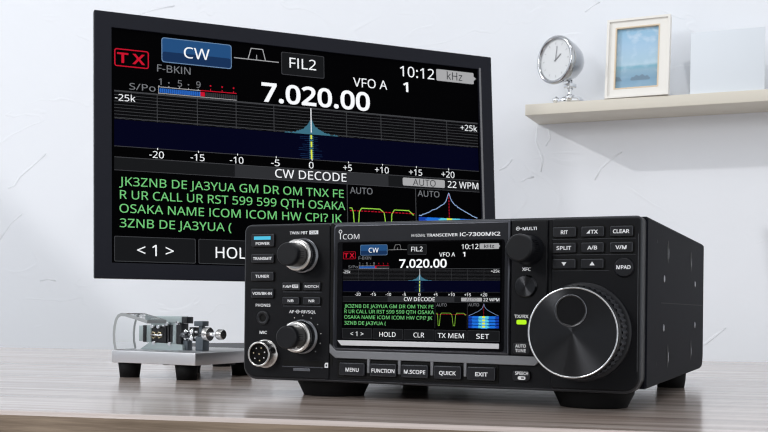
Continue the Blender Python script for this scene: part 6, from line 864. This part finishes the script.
# control strip: knob, XFC key, LED, small keys
lettering(strip, [('MULTI', 173.5, 181.4, 86.9, 1.8, 0.015), ('XFC', 173.5, 178.3, 64.8, 1.9, 0.015), ('TX/RX', 169.4, 177.4, 39.2, 1.9, 0.015)], -1.64)
mb = MB(); mb.raw = True
for k in range(12):
    a0, a1 = 2*PI*k/12, 2*PI*(k+1)/12
    mb.add([(170.9+r*math.cos(a), -1.65, 87.8+ZB+r*math.sin(a)) for r, a in ((0.75, a0), (0.75, a1), (1.1, a1), (1.1, a0))], [(0, 1, 2, 3)], 0)
mb.box(170.5, 171.3, -1.66, -1.6, 87.6+ZB, 88.0+ZB); mb.box(172.3, 173.0, -1.66, -1.6, 87.6+ZB, 88.0+ZB)
mb.build('dial_symbol', M['ink'], strip)
xf = MB().lathe([(6.3, 0.8), (6.3, 2.0), (5.9, 2.1), (5.8, 3.0), (5.4, 3.3)], 0, 0, 40).build('round_key', [M['disc']], radio, (0.1757, 0, (56.4+ZB)*0.001))
xf['label'] = 'round spun metal push button under XFC'
MB().prism(zz(rrect(170.7, 176.2, 35.7, 38.2, 0.8)), -2.1, -1.2, 0.2).build('status_light', M['led'], radio)
for nm, rows, z0, z1 in (('tune_key', [('AUTO', 170.2, 176.2, 23.2), ('TUNE', 170.2, 176.2, 20.7)], 19.5, 25.8), ('speech_key', [('SPEECH', 170.3, 177.6, 8.4)], 4.9, 10.7)):
    bt = MB().prism(zz(rrect(168.6, 178.6, z0, z1, 2.0)), -2.2, 0, 0.6).build(nm, M['key'], radio)
    lettering(bt, [(t, a, b_, z, 1.8, 0.015) for t, a, b_, z in rows], -2.24)
mb = MB(); mb.raw = True
mb.add([(x, -2.25, z) for x, z in rrect(171.8, 176.2, 5.7+ZB, 7.6+ZB, 0.9)], [tuple(range(28))], 0)
mb.add([(x, -2.29, z) for x, z in rrect(173.6, 175.4, 6.3+ZB, 7.0+ZB, 0.3)], [tuple(range(28))], 1)
mb.build('lock_symbol', [M['ink'], M['ink_dark']], bt)

# twin knobs
def twin(cx, cz, lab):
    k = MB()
    k.lathe([(10.6, 1.0), (10.6, 2.2), (9.9, 2.6), (9.2, 3.0)], cx, cz+ZB, 56, 0)
    out = k.build('control_knob', [M['dark_chrome']], radio); out['label'] = lab
    rk = MB(); seg = 96; prof = [(9.2, 2.6), (9.3, 7.6)]
    vs = []
    for r, o_ in prof:
        for q in range(seg):
            rr = r + (0.28 if q % 2 else -0.28); a = 2*PI*q/seg
            vs.append((cx+rr*math.cos(a), -o_, cz+ZB+rr*math.sin(a)))
    rk.add(vs, [(q, (q+1) % seg, seg+(q+1) % seg, seg+q) for q in range(seg)])
    rk.lathe([(9.5, 7.4), (9.5, 9.2), (9.1, 9.9), (8.3, 10.3), (6.9, 10.3)], cx, cz+ZB, 56, 1)
    rk.build('outer_ring', [M['knob'], M['satin_metal']], out)
    c = MB()
    c.lathe([(6.9, 10.0), (6.8, 20.6), (6.5, 21.4), (5.9, 21.8)], cx, cz+ZB, 48, 0)
    ci = c.build('inner_cap', M['knob'], out)
    g = MB()
    for q in range(4):
        a = -0.25 + q*0.17
        g.box(-0.12, 0.12, 0, 6.5, 0, 0.25)
        o_ = len(g.v) - 8
        for i in range(o_, o_+8):
            x, y_, z = g.v[i]
            rr = 6.82+z; ang = a + x/7
            g.v[i] = (cx+rr*math.cos(ang), -19.0+y_, cz+ZB+rr*math.sin(ang))
    g.build('grip_ribs', M['dark_chrome'], ci)
twin(39.4, 74.4, 'concentric knob under the TWIN PBT lettering')
twin(39.5, 26.4, 'concentric knob under the AF and RF/SQL lettering')
# multi knob
mk = MB().lathe([(8.6, 1.4), (8.6, 2.4), (8.0, 3.4), (7.6, 8), (7.5, 19.5), (7.0, 20.8), (6.2, 21.4)], 176.9, 76.2+ZB, 56).build('control_knob', M['knob'], radio)
mk['label'] = 'plain black knob under the MULTI lettering'
g = MB()
for q in range(7):
    a = -0.35 + q*0.16
    for r0, y0_, y1_ in ((7.66, 6, 17),):
        g.add([(176.9+(r0+d)*math.cos(a+t), -yy, 76.2+ZB+(r0+d)*math.sin(a+t)) for yy in (y0_, y1_) for d, t in ((-.1, -.02), (.25, 0), (-.1, .02))], [(0, 1, 4, 3), (1, 2, 5, 4)])
g.build('grip_ribs', M['dark_chrome'], mk)
# phones jack
jk = MB().lathe([(4.3, 0.8), (4.3, 1.7), (3.9, 2.0), (2.4, 2.0), (2.2, 1.0)], 12.7, 37.2+ZB, 40, 0, cap1=False).build('headphone_jack', [M['key']], radio)
MB().lathe([(2.3, 0.9), (2.3, 1.1)], 12.7, 37.2+ZB, 24).build('jack_hole', M['hole'], jk)
# microphone connector
mc = MB()
mc.lathe([(8.7, 0.9), (8.7, 2.0), (8.0, 2.3), (7.6, 2.4), (7.6, 9.2), (7.3, 9.8), (6.5, 9.8), (6.3, 9.4), (6.3, 5.0)], 14.7, 15.7+ZB, 56, 0, cap1=False)
mic = mc.build('microphone_connector', M['satin_metal'], radio)
MB().lathe([(6.35, 4.8), (6.35, 6.6)], 14.7, 15.7+ZB, 40).build('connector_insert', M['rubber'], mic)
for q in range(8):
    r_, a = (3.9, q*2*PI/7+0.3) if q < 7 else (0, 0)
    MB().lathe([(0.55, 6.5), (0.5, 9.0), (0.2, 9.3)], 14.7+r_*math.cos(a), 15.7+ZB+r_*math.sin(a), 10).build('connector_pin', M['brass'] if q % 2 else M['chrome'], mic)
# card slot
cs = MB().prism(zz(rrect(26.6, 53.0, 8.7, 12.3, 0.4)), -1.15, -0.5, 0.1).build('card_slot', M['hole'], radio)
MB().prism(zz(rrect(26.2, 53.4, 8.1, 8.7, 0.2)), -1.6, -0.8, 0.2).build('slot_lip', M['edge'], cs)
MB().prism(zz(rrect(33.6, 45.0, 5.9, 7.7, 0.6)), -1.5, -0.8, 0.2).build('slot_notch', M['dark_chrome'], cs)
mb = MB(); mb.raw = True
mb.add([(x, -1.05, z+ZB) for x, z in [(54.3, 8.4), (56.6, 8.4), (56.6, 11.4), (55.0, 11.4), (54.3, 10.7)]], [(0, 1, 2, 3, 4)]); mb.add([(x, -1.09, z+ZB) for x, z in [(55.0, 9.2), (55.9, 9.2), (55.9, 10.4), (55.0, 10.4)]], [(0, 1, 2, 3)], 1)
mb.build('card_symbol', [M['ink'], M['ink_dark']], left)

# main tuning knob, origin on its axis
KX, KZ = 0.2064, (32.2+ZB)*0.001
dial = MB().lathe([(26.4, 0.8), (26.4, 2.2), (26.0, 2.6), (25.2, 2.8), (23.0, 2.8)], 0, 0, 96, 0).build('tuning_dial', [M['key']], radio, (KX, 0, KZ))
gr = MB(); seg = 200
vs = []
for r, o_ in ((24.0, 2.6), (24.1, 15.5)):
    for q in range(seg):
        rr = r + (0.35 if (q % 4) in (0, 1) else -0.35); a = 2*PI*q/seg
        vs.append((rr*math.cos(a), -o_, rr*math.sin(a)))
gr.add(vs, [(q, (q+1) % seg, seg+(q+1) % seg, seg+q) for q in range(seg)])
gr.build('rubber_grip', M['grip'], dial)
rim = MB()
rim.lathe([(23.6, 15.4), (24.0, 15.8), (24.0, 21.5), (23.8, 22.6), (23.4, 23.1), (22.9, 23.2), (22.7, 23.0)], 0, 0, 128, 0, cap1=False, mis=[0, 0, 0, 0, 1, 1])
rim.build('silver_rim', [M['knob'], M['chrome']], dial)
# dished face: plate with a finger dimple at (-0.8, 11.6)
DXc, DZc, DR = -0.9, 11.2, 8.2
face = MB()
bm = bmesh.new()
n1, n2 = 96, 48
outer = [bm.verts.new((22.8*math.cos(2*PI*k/n1), -22.9, 22.8*math.sin(2*PI*k/n1))) for k in range(n1)]
inner = [bm.verts.new((DXc+DR*math.cos(2*PI*k/n1), -22.9, DZc+DR*math.sin(2*PI*k/n1))) for k in range(n1)]
for k in range(n1):
    j = (k+1) % n1
    bm.faces.new((outer[k], outer[j], inner[j], inner[k]))
bm.verts.index_update()
face.add([v_.co[:] for v_ in bm.verts], [[v_.index for v_ in f_.verts] for f_ in bm.faces]); bm.free()
face.build('knob_face', M['disc'], dial)
dm = MB().lathe([(8.3, 22.8), (8.3, 23.5), (7.9, 23.8), (7.4, 23.6), (7.2, 22.9), (6.7, 21.6), (6.2, 21.0), (5.9, 21.2), (5.4, 21.1), (4.6, 20.2), (3.4, 19.5), (1.8, 19.1), (0.2, 19.0)], DXc, DZc, 64, 0)
dm.build('finger_dimple', M['gloss'], dial)
MB().lathe([(7.7, 23.2), (7.9, 23.75), (8.2, 23.75), (8.4, 23.2)], DXc, DZc, 64, 0, cap0=False, cap1=False).build('dimple_ring', M['dark_chrome'], dial)
mb = MB(); mb.raw = True
mb.add([(DXc-0.9, -22.97, 2.4), (DXc+0.9, -22.97, 2.4), (DXc, -22.97, 0.6)], [(0, 2, 1)]); mb.build('pointer_mark', M['dark_chrome'], dial)

# feet
for x, y_, r_ in ((207.0, 28, 18.5), (46.5, 28, 18.5)):
    MB().lathe([(r_+4.0, -ZB-1.0), (r_+3.6, -7.6), (r_+0.4, -1.0), (r_, 0.0)], x, -y_, 40, mat=Matrix(((1,0,0,0),(0,0,-1,0),(0,1,0,0),(0,0,0,1)))).build('front_foot', M['rubber'], radio)
for x, y_, r_ in ((223.5, 205, 10), (31, 205, 10)):
    MB().lathe([(r_+0.4, -ZB-3.0), (r_, -5.0), (r_-0.8, 0.0)], x, -y_, 32, mat=Matrix(((1,0,0,0),(0,0,-1,0),(0,1,0,0),(0,0,0,1)))).build('rear_foot', M['rubber'], radio)

# ------------------------------------------------------------------ MONITOR
MYAW = 0.41572817; TILT = 0.07594633
mon = empty('computer_monitor', (-0.2588, 0.95, DZ), MYAW, 'large black computer monitor showing the radio display, standing behind the transceiver', 'monitor')
MZ = 0.0527 + 0.0250
mk_ = dict(parent=mon, loc=(0, 0, MZ), rot=(-TILT, 0, 0))
MW, MH = 412.9, 245.2
MB().prism(rrect(14, MW-14, 14, MH-14, 6), 3, 26, 0, 0).build('rear_housing', M['bezel'], **mk_)
bz = MB()
o_ = rrect(0, MW, 0, MH, 1.0, 2); i1 = rrect(0.6, MW-0.6, 0.6, MH-0.6, 0.8, 2)
i2 = rrect(15.4, 396.8, 14.2, 230.8, 0.2, 2); n = len(o_)
bz.v += [(x, 5, z) for x, z in o_] + [(x, 0.6, z) for x, z in o_] + [(x, 0, z) for x, z in i1] + [(x, 0, z) for x, z in i2] + [(x, 3.0, z) for x, z in i2]
for r in range(4):
    for i in range(n):
        j = (i+1) % n
        bz.f.append((r*n+i, r*n+j, (r+1)*n+j, (r+1)*n+i)); bz.m.append(0); bz.smooth.append(False)
bz.f.append(tuple(range(n))); bz.m.append(0); bz.smooth.append(False)
bz.build('bezel', M['bezel'], **mk_)
MB().box(397.4, 399.6, -0.35, 0.5, 60, 231.8).build('bezel_reflection', pbr('grey_reflection_strip', (0.16, 0.16, 0.17, 1), 0.3, metal=0.4), **mk_)  # bright reflection along the inner bezel edge, put in as a grey strip
ms = MB().box(15.4, 396.8, 2.4, 3.4, 14.2, 230.8).build('screen', E['black'], **mk_)
build_ui(ms, 1, 1, 17.0, 15.0, 2.4, full=True)
# stand hidden behind the transceiver
MB().prism(rrect(215, 275, -40, 150, 8), 24, 44, 2).build('stand_neck', M['bezel'], **mk_)
st = MB(); st.prism(rrect(85, 365, -60, 110, 20), 0, 3.5, 0.6)
st2 = MB()
for v_ in st.v: st2.v.append((v_[0], v_[2], 15.5-v_[1]))
st2.f, st2.m, st2.smooth = st.f, st.m, st.smooth
st2.build('stand_base', M['bezel'], mon)
MB().box(222, 268, 22, 58, 12, 60, 0, 2).build('stand_post', M['bezel'], mon)
for x, y_ in ((105, -45), (345, -45), (105, 90), (345, 90)):
    f_ = MB(); f_.lathe([(9, -11.6), (8, 0)], x, -y_, 20, mat=Matrix(((1,0,0,0),(0,0,-1,0),(0,1,0,0),(0,0,0,1)))); f_.build('stand_foot', M['rubber'], mon)

# ------------------------------------------------------------------ MORSE KEY
KYAW = R(27.2)
key = empty('morse_key', (-0.202, 0.790, DZ), -KYAW, 'metal morse paddle key under a clear cover on a silver base plate', 'morse key')
MB().box(0, 77, 0, 100, 11, 20, 0, 0.5).build('base_plate', M['alu'], key)
FM = Matrix(((1,0,0,0),(0,0,-1,0),(0,1,0,0),(0,0,0,1)))
for x, y_ in ((9.5, 9.5), (61.5, 10.5), (12, 80), (61, 80)):
    MB().lathe([(8.6, -11.2), (7.2, 0)], x, -y_, 32, mat=FM).build('rubber_foot', M['rubber'], key)
for x, y_ in ((35, 20), (44, 24), (55, 60), (62, 64), (68, 58)):
    MB().lathe([(2.2, -11.2), (2.2, -9.4)], x, -y_, 12, mat=FM).build('base_screw', M['dark_chrome'], key)
P0 = 20
# main bearing frame
ub = MB().box(2.5, 38, 34, 43, P0+20.5, P0+25.5, 0, 0.6); ub.box(8, 34, 35, 42, P0+18.6, P0+21, 0)
ub.build('upper_yoke', M['teal_grey'], key)
MB().box(38.2, 43, 34, 42, P0+20.2, P0+25.2, 0, 0.4).build('yoke_end', M['black_metal'], key)
lb = MB(); lb.prism([(0, P0), (41, P0), (40, P0+4.2), (9, P0+5.4)], 32, 44, 0.4); lb.build('lower_yoke', M['teal_grey'], key)
MB().box(38.5, 43, 35, 41, P0, P0+7.4, 0, 0.3).build('rear_post', M['slate'], key)
MB().box(-3.0, 1.4, 34, 42, P0+6.0, P0+18, 0, 0.5).build('lever_pad', M['teal_grey'], key)
MB().box(1.4, 4.4, 33.5, 42.5, P0+5.4, P0+18.4, 0, 0.3).build('lever_clamp', M['black_metal'], key)
MB().box(4.4, 8.6, 34, 42, P0+5.2, P0+18.4, 0, 0.4).build('bearing_block', M['teal_grey'], key)
MB().box(8.6, 20.5, 35, 42, P0+5.0, P0+17.6, 0, 0.4).build('lever_housing', M['black_metal'], key)
for q in range(2):
    sp_ = MB()
    pts = [(11.4+q*5.6+1.9*math.cos(t*0.9), 33.6+0.3*t/4, P0+11+2.4*math.sin(t*0.9)) for t in range(0, 22)]
    sp_.tube(pts, 0.5, 6); sp_.build('coil_spring', M['brass'], key)
MB().tube([(9, 33.2, P0+11), (20.5, 33.2, P0+11)], 0.7, 8).build('spring_rod', M['chrome'], key)
for x in (21.6, 24.6, 27.4): MB().box(x, x+1.6, 34, 42, P0+4, P0+19, 0, 0.2).build('contact_plate', M['black_metal'], key)
MB().box(29.6, 33.0, 34, 42, P0+4.4, P0+18.6, 0, 0.3).build('spacer_block', M['teal_grey'], key)
MB().box(33.4, 38.2, 33.5, 42.5, P0+4.6, P0+20, 0, 0.4).build('contact_block', M['black_metal'], key)
cp = MB().box(51, 58, 34, 42, P0, P0+10.4, 0, 0.5); cp.box(52.5, 55.5, 36, 40, P0+10, P0+19, 0, 0.4); cp.box(49.5, 57.5, 34, 42, P0+18.4, P0+22.2, 0, 0.5)
cp.build('contact_post', M['slate'], key)
def xl(prof, yy, z, m, name, seg=28):
    mb = MB(); mb.lathe([(r, o) for r, o in prof], yy, z, seg, mat=Matrix(((0,-1,0,0),(1,0,0,0),(0,0,1,0),(0,0,0,1)))); return mb.build(name, m, key)
for z, r_ in ((P0+9.5, 1.4), (P0+14.0, 1.3)):
    xl([(r_, 38), (r_*1.8, 39.4), (r_*1.8, 41), (r_, 41.5), (r_, 44), (r_*1.9, 44.4), (r_*1.9, 46.6), (r_, 47), (r_, 52)], 37, z, M['chrome'], 'contact_screw')
xl([(1.0, 38.4), (2.6, 38.8), (2.6, 43.0), (1.0, 43.4)], 34, P0+11.6, M['dark_chrome'], 'lock_nut', 24)
for x in (44.6, 48.0):
    MB().box(x, x+1.1, 35, 42, P0+7, P0+17.5, 0, 0.2).build('adjuster_plate', M['black_metal'], key)
xl([(4.9, 59.0), (5.2, 59.6), (5.2, 63.4), (4.8, 64.0)], 35, P0+12.5, M['satin_metal'], 'lock_ring', 40)
xl([(1.5, 55), (1.5, 72)], 35, P0+12.5, M['chrome'], 'adjust_screw_shaft')
xl([(1.5, 70.4), (3.5, 71.0), (3.8, 71.6), (3.8, 75.6), (3.4, 76.2)], 35, P0+12.5, M['satin_metal'], 'adjust_knob', 36)
for x, z_ in ((12, 17.6), (18, 17.4), (26.0, 19.6), (36, 20.4), (14, 5.0), (29, 4.6)):
    MB().lathe([(1.3, 30.5), (1.3, 34.5)], x, P0+z_, 16, mat=Matrix(((1,0,0,0),(0,-1,0,0),(0,0,1,0),(0,0,0,1)))).build('pivot_screw', M['chrome'], key)
# clear cover: bent sheet, profile in (x, z), running along y
def cover():
    prof = []
    prof += [(1.0, P0+0.2), (-0.4, P0+6), (-0.8, P0+12), (-0.2, P0+18), (1.2, P0+23), (3.6, P0+26.4), (7.0, P0+27.8), (11, P0+27.6), (20, P0+25.6), (32, P0+22.6)]
    t = 2.4
    innr = []
    for i, (a, c) in enumerate(prof):
        p0 = Vector(prof[max(0, i-1)]); p1 = Vector(prof[min(len(prof)-1, i+1)])
        d = (p1-p0).normalized(); nn = Vector((d.y, -d.x))
        innr.append((a+nn.x*t, c+nn.y*t))
    bm = MB(); n = len(prof)
    y0_, y1_ = 2.0, 24.0
    for y_ in (y0_, y1_):
        bm.v += [(a, y_, c) for a, c in prof] + [(a, y_, c) for a, c in innr]
    def q(a, b2, c, d, mi): bm.f.append((a, b2, c, d)); bm.m.append(mi); bm.smooth.append(False)
    for i in range(n-1):
        q(i, i+1, 2*n+i+1, 2*n+i, 0); q(n+i, 3*n+i, 3*n+i+1, n+i+1, 0)
        q(i, n+i, n+i+1, i+1, 1); q(2*n+i, 2*n+i+1, 3*n+i+1, 3*n+i, 1)
    q(0, 2*n, 3*n, n, 1); q(n-1, 2*n-1, 4*n-1, 3*n-1, 1)
    return bm
cover().build('dust_cover', [M['acrylic'], M['acrylic_edge']], key)

# ------------------------------------------------------------------ SHELF AND ITS THINGS
SU, SZ = -0.448, CAMZ + 0.2249
sh = MB().box(-448, 600, -65, 0, SZ*1000, SZ*1000+12.8, 0, 0.7).build('wall_shelf', M['shelf'], None, WO, (0, 0, -WY))
tag(sh, 'narrow cream wall shelf with a squared front edge', 'shelf')
ST = SZ + 0.0129
# photo frame
FW, FH = 70.0, 91.5
fp = wall_pt(-0.3568, 0.056, ST)
fr = empty('photo_frame', fp, -R(24.5), 'white photo frame with a sea view, standing on the shelf beside the clock', 'picture frame')
lean = R(7)
kf = dict(parent=fr, rot=(-lean, 0, 0))
f = MB()
def ring(out, o0, o1, y0_, y1_, mi=0):
    n = len(o0)
    out.v += [(x, y1_, z) for x, z in o0] + [(x, y0_, z) for x, z in o0] + [(x, y0_, z) for x, z in o1] + [(x, y1_, z) for x, z in o1]
    b0 = len(out.v) - 4*n
    for r in range(4):
        for i in range(n):
            j = (i+1) % n; r2 = (r+1) % 4
            out.f.append((b0+r*n+i, b0+r*n+j, b0+r2*n+j, b0+r2*n+i)); out.m.append(mi); out.smooth.append(False)
sq = lambda a, b2, c, d: [(a, c), (b2, c), (b2, d), (a, d)]
ring(f, sq(0, FW, 0, FH), sq(2.6, FW-2.6, 2.6, FH-2.6), -8, 2)
ring(f, sq(2.6, FW-2.6, 2.6, FH-2.6), sq(9.6, FW-11.6, 10.4, FH-9.6), -6.0, 1)
f.build('frame', M['white_paint'], **kf)
f = MB(); ring(f, sq(9.4, FW-11.4, 10.2, FH-9.4), sq(10.8, FW-12.8, 11.6, FH-10.8), -6.3, 0); f.build('inner_moulding', M['tan'], **kf)
pr = MB().box(10.6, FW-12.6, -2.6, -1.5, 11.4, FH-10.6).build('photo_print', M['photo'], **kf)
isl = MB(); isl.raw = True
def blob(cx, cz, a, b2, y_):
    n = 20
    pts = [(cx + a*math.cos(PI*k/(n-1)), cz + b2*math.sin(PI*k/(n-1))*(1+0.25*math.sin(k*1.7))) for k in range(n)] + [(cx - a*0.9, cz-1.2), (cx+a*0.9, cz-1.2)][0:2]
    isl.add([(x, y_, z) for x, z in pts], [tuple(range(len(pts)))])
blob(38, 21.5, 11, 4.5, -2.68); isl.add([(10.8, -2.68, 20.5), (18, -2.68, 20.5), (15, -2.68, 25), (10.8, -2.68, 26)], [(0, 1, 2, 3)])
isl.build('island', M['island'], parent=pr)
MB().box(30, 38, 2, 4, 10, 60).build('easel_back', M['tan'], **kf)

# white card
bp = wall_pt(-0.2650, 0.058, ST)
bd = MB().box(0, 77.0, 0, 2.5, 0, 70.5, 0, 0.3).build('blank_card', M['board'], None, bp, (-R(6), 0, -R(22)))
tag(bd, 'blank bluish white panel standing on the shelf beside the photo frame', 'panel')

# desk clock
cpnt = wall_pt(-0.4020, 0.047, ST)
CR = R(-52)
ck = empty('desk_clock', cpnt, CR, 'small round chrome clock on a stem at the left end of the shelf', 'clock')
ZC = 48.5
body = MB().lathe([(26.5, 22), (27.0, 20), (26.6, 17), (25.2, 12), (23, 4), (19, -5), (13.5, -12), (7, -16), (0.5, -17)], 0, ZC, 56, 0, cap0=False)
body.build('clock_case', M['clock_chrome'], ck)
MB().lathe([(27.2, 18.5), (27.6, 20.5), (27.2, 23.2), (25.6, 24.2), (23.6, 23.6), (23.2, 21.5)], 0, ZC, 64, cap0=False, cap1=False).build('clock_bezel', M['clock_chrome'], ck)
dl = MB().lathe([(23.8, 20.6), (23.8, 21.2)], 0, ZC, 56).build('dial', M['dial'], ck)
tk = MB()
for q in range(12):
    a = q*PI/6; c_, s_ = math.sin(a), math.cos(a)
    x, z = 20*c_, ZC+20*s_
    d = Vector((c_, s_)); nn = Vector((s_, -c_))*0.35
    tk.add([(x+nn.x, -21.4, z+nn.y), (x-nn.x, -21.4, z-nn.y), (x-nn.x-2.6*d.x, -21.4, z-nn.y-2.6*d.y), (x+nn.x-2.6*d.x, -21.4, z+nn.y-2.6*d.y)], [(0, 1, 2, 3)])
tk.raw = True
tk.build('hour_marks', M['ink_dim'], dl)
for nm, a, L_, w_ in (('hour_hand', 55, 9.5, 0.9), ('minute_hand', 8, 15.5, 0.6)):
    c_, s_ = math.sin(R(a)), math.cos(R(a)); h_ = MB()
    h_.tube([(-2*c_, -21.9, ZC-2*s_), (L_*c_, -21.9, ZC+L_*s_)], w_*0.6, 6); h_.build(nm, M['ink_dim'], dl)
stem = MB(); stem.tube([(0, 1.5, ZC-24), (0, 3.5, ZC-30), (0, 3, 30), (0, 3, 14), (0, 3, 5)], [3.2, 3.2, 2.6, 2.6, 3.4], 16)
stem.box(-5, 5, -3, 9, ZC-29, ZC-24, 0, 1.0)
stem.build('stem', M['chrome'], ck)
bs = MB().lathe([(15.5, 0), (15.5, -5.5), (13.5, -7.6), (7, -9.0), (4.5, -11.5), (2.0, -12.5)], 0, -3, 40, mat=Matrix(((1,0,0,0),(0,0,-1,0),(0,1,0,0),(0,0,0,1))))
for sx in (-1, 1):
    bs.lathe([(0.2, 6), (3.0, 7), (4.2, 9.5), (3.0, 12.2), (0.2, 13.2)], sx*10, 5.6, 20)
bs.build('clock_base', M['chrome'], ck)

# ------------------------------------------------------------------ LIGHT
wd = bpy.data.worlds.new('World'); sc.world = wd; wd.use_nodes = True
nt = wd.node_tree; bg = nt.nodes['Background']
# even surround, dimmer overhead; added dark zone keeps reflections on the radio front dark
tc = nt.nodes.new('ShaderNodeTexCoord'); sep = nt.nodes.new('ShaderNodeSeparateXYZ')
nt.links.new(tc.outputs['Generated'], sep.inputs['Vector'])
def ramp(sock, lo, hi, a, b):
    m = nt.nodes.new('ShaderNodeMapRange'); m.interpolation_type = 'SMOOTHSTEP'
    m.inputs['From Min'].default_value = lo; m.inputs['From Max'].default_value = hi
    m.inputs['To Min'].default_value = a; m.inputs['To Max'].default_value = b
    nt.links.new(sock, m.inputs['Value']); return m.outputs['Result']
def mth(op, a, b):
    m = nt.nodes.new('ShaderNodeMath'); m.operation = op
    for i, q in enumerate((a, b)):
        if isinstance(q, (int, float)): m.inputs[i].default_value = q
        else: nt.links.new(q, m.inputs[i])
    return m.outputs[0]
up = ramp(sep.outputs['Z'], 0.25, 0.75, 0.0, -0.45)
dk = nt.nodes.new('ShaderNodeVectorMath'); dk.operation = 'DOT_PRODUCT'
nt.links.new(tc.outputs['Generated'], dk.inputs[0]); dk.inputs[1].default_value = (-0.72, -0.69, 0.0)
dark = ramp(dk.outputs['Value'], 0.80, 0.95, 1.0, 0.15)
tot = mth('MULTIPLY', mth('ADD', up, 1.06), dark)
bg.inputs['Color'].default_value = (0.95, 0.975, 1.0, 1)
nt.links.new(tot, bg.inputs['Strength'])

ca_ = bpy.data.lights.new('overhead_fill', 'AREA'); ca_.shape = 'RECTANGLE'; ca_.size = 0.7; ca_.size_y = 0.3; ca_.energy = 2.6  # unseen overhead fill, added to brighten the upward bevels
cl_ = bpy.data.objects.new('overhead_fill', ca_); COL.objects.link(cl_); cl_.location = (0.05, 0.35, 1.9); cl_.rotation_euler = (R(-8), 0, 0)

def fill_light(name, loc, tgt, sx_, sy_, e_, col_=(1, 1, 1)):
    a = bpy.data.lights.new(name, 'AREA'); a.shape = 'RECTANGLE'; a.size = sx_; a.size_y = sy_; a.energy = e_; a.color = col_
    o = bpy.data.objects.new(name, a); COL.objects.link(o); o.location = loc
    o.rotation_euler = (Vector(tgt) - Vector(loc)).to_track_quat('-Z', 'Y').to_euler()
fill_light('knob_streak_fill', (-0.98, -0.35, 1.36), (0.1, 0.6, 0.8), 0.26, 0.34, 5.0)  # unseen fill, added to draw a streak on the tuning knob
fill_light('left_fill', (-1.7, 0.55, 1.7), (-0.5, 1.45, 1.1), 1.0, 1.0, 7.0, (0.93, 0.965, 1.0))  # unseen fill, added to brighten the wall towards the left

sun = bpy.data.lights.new('sun', 'SUN'); sun.energy = 1.0; sun.angle = R(0.9); sun.color = (1.0, 0.99, 0.98)
so = bpy.data.objects.new('sun', sun); COL.objects.link(so)
so.rotation_euler = Vector((0.901, 0.112, -0.419)).to_track_quat('-Z', 'Y').to_euler()

# ------------------------------------------------------------------ CAMERA
cam = bpy.data.cameras.new('camera'); co = bpy.data.objects.new('camera', cam); COL.objects.link(co)
cam.sensor_width = 36.0; cam.lens = 36.0*1064/768
cam.shift_y = 93/768
cam.clip_start = 0.02
ROLL = 0.0105
co.matrix_world = Matrix.Translation((0, 0, CAMZ)) @ Matrix.Rotation(R(90), 4, 'X') @ Matrix.Rotation(ROLL, 4, 'Z')
cam.dof.use_dof = True; cam.dof.focus_distance = 0.66; cam.dof.aperture_fstop = 45.0
sc.camera = co
sc.view_settings.view_transform = 'Standard'; sc.view_settings.look = 'None'
sc.view_settings.exposure = 0.0; sc.view_settings.gamma = 1.0
sc.cycles.max_bounces = 8
sc.cycles.use_denoising = True
sc.cycles.denoising_prefilter = 'ACCURATE'
sc.cycles.use_adaptive_sampling = False
sc.cycles.filter_width = 1.15
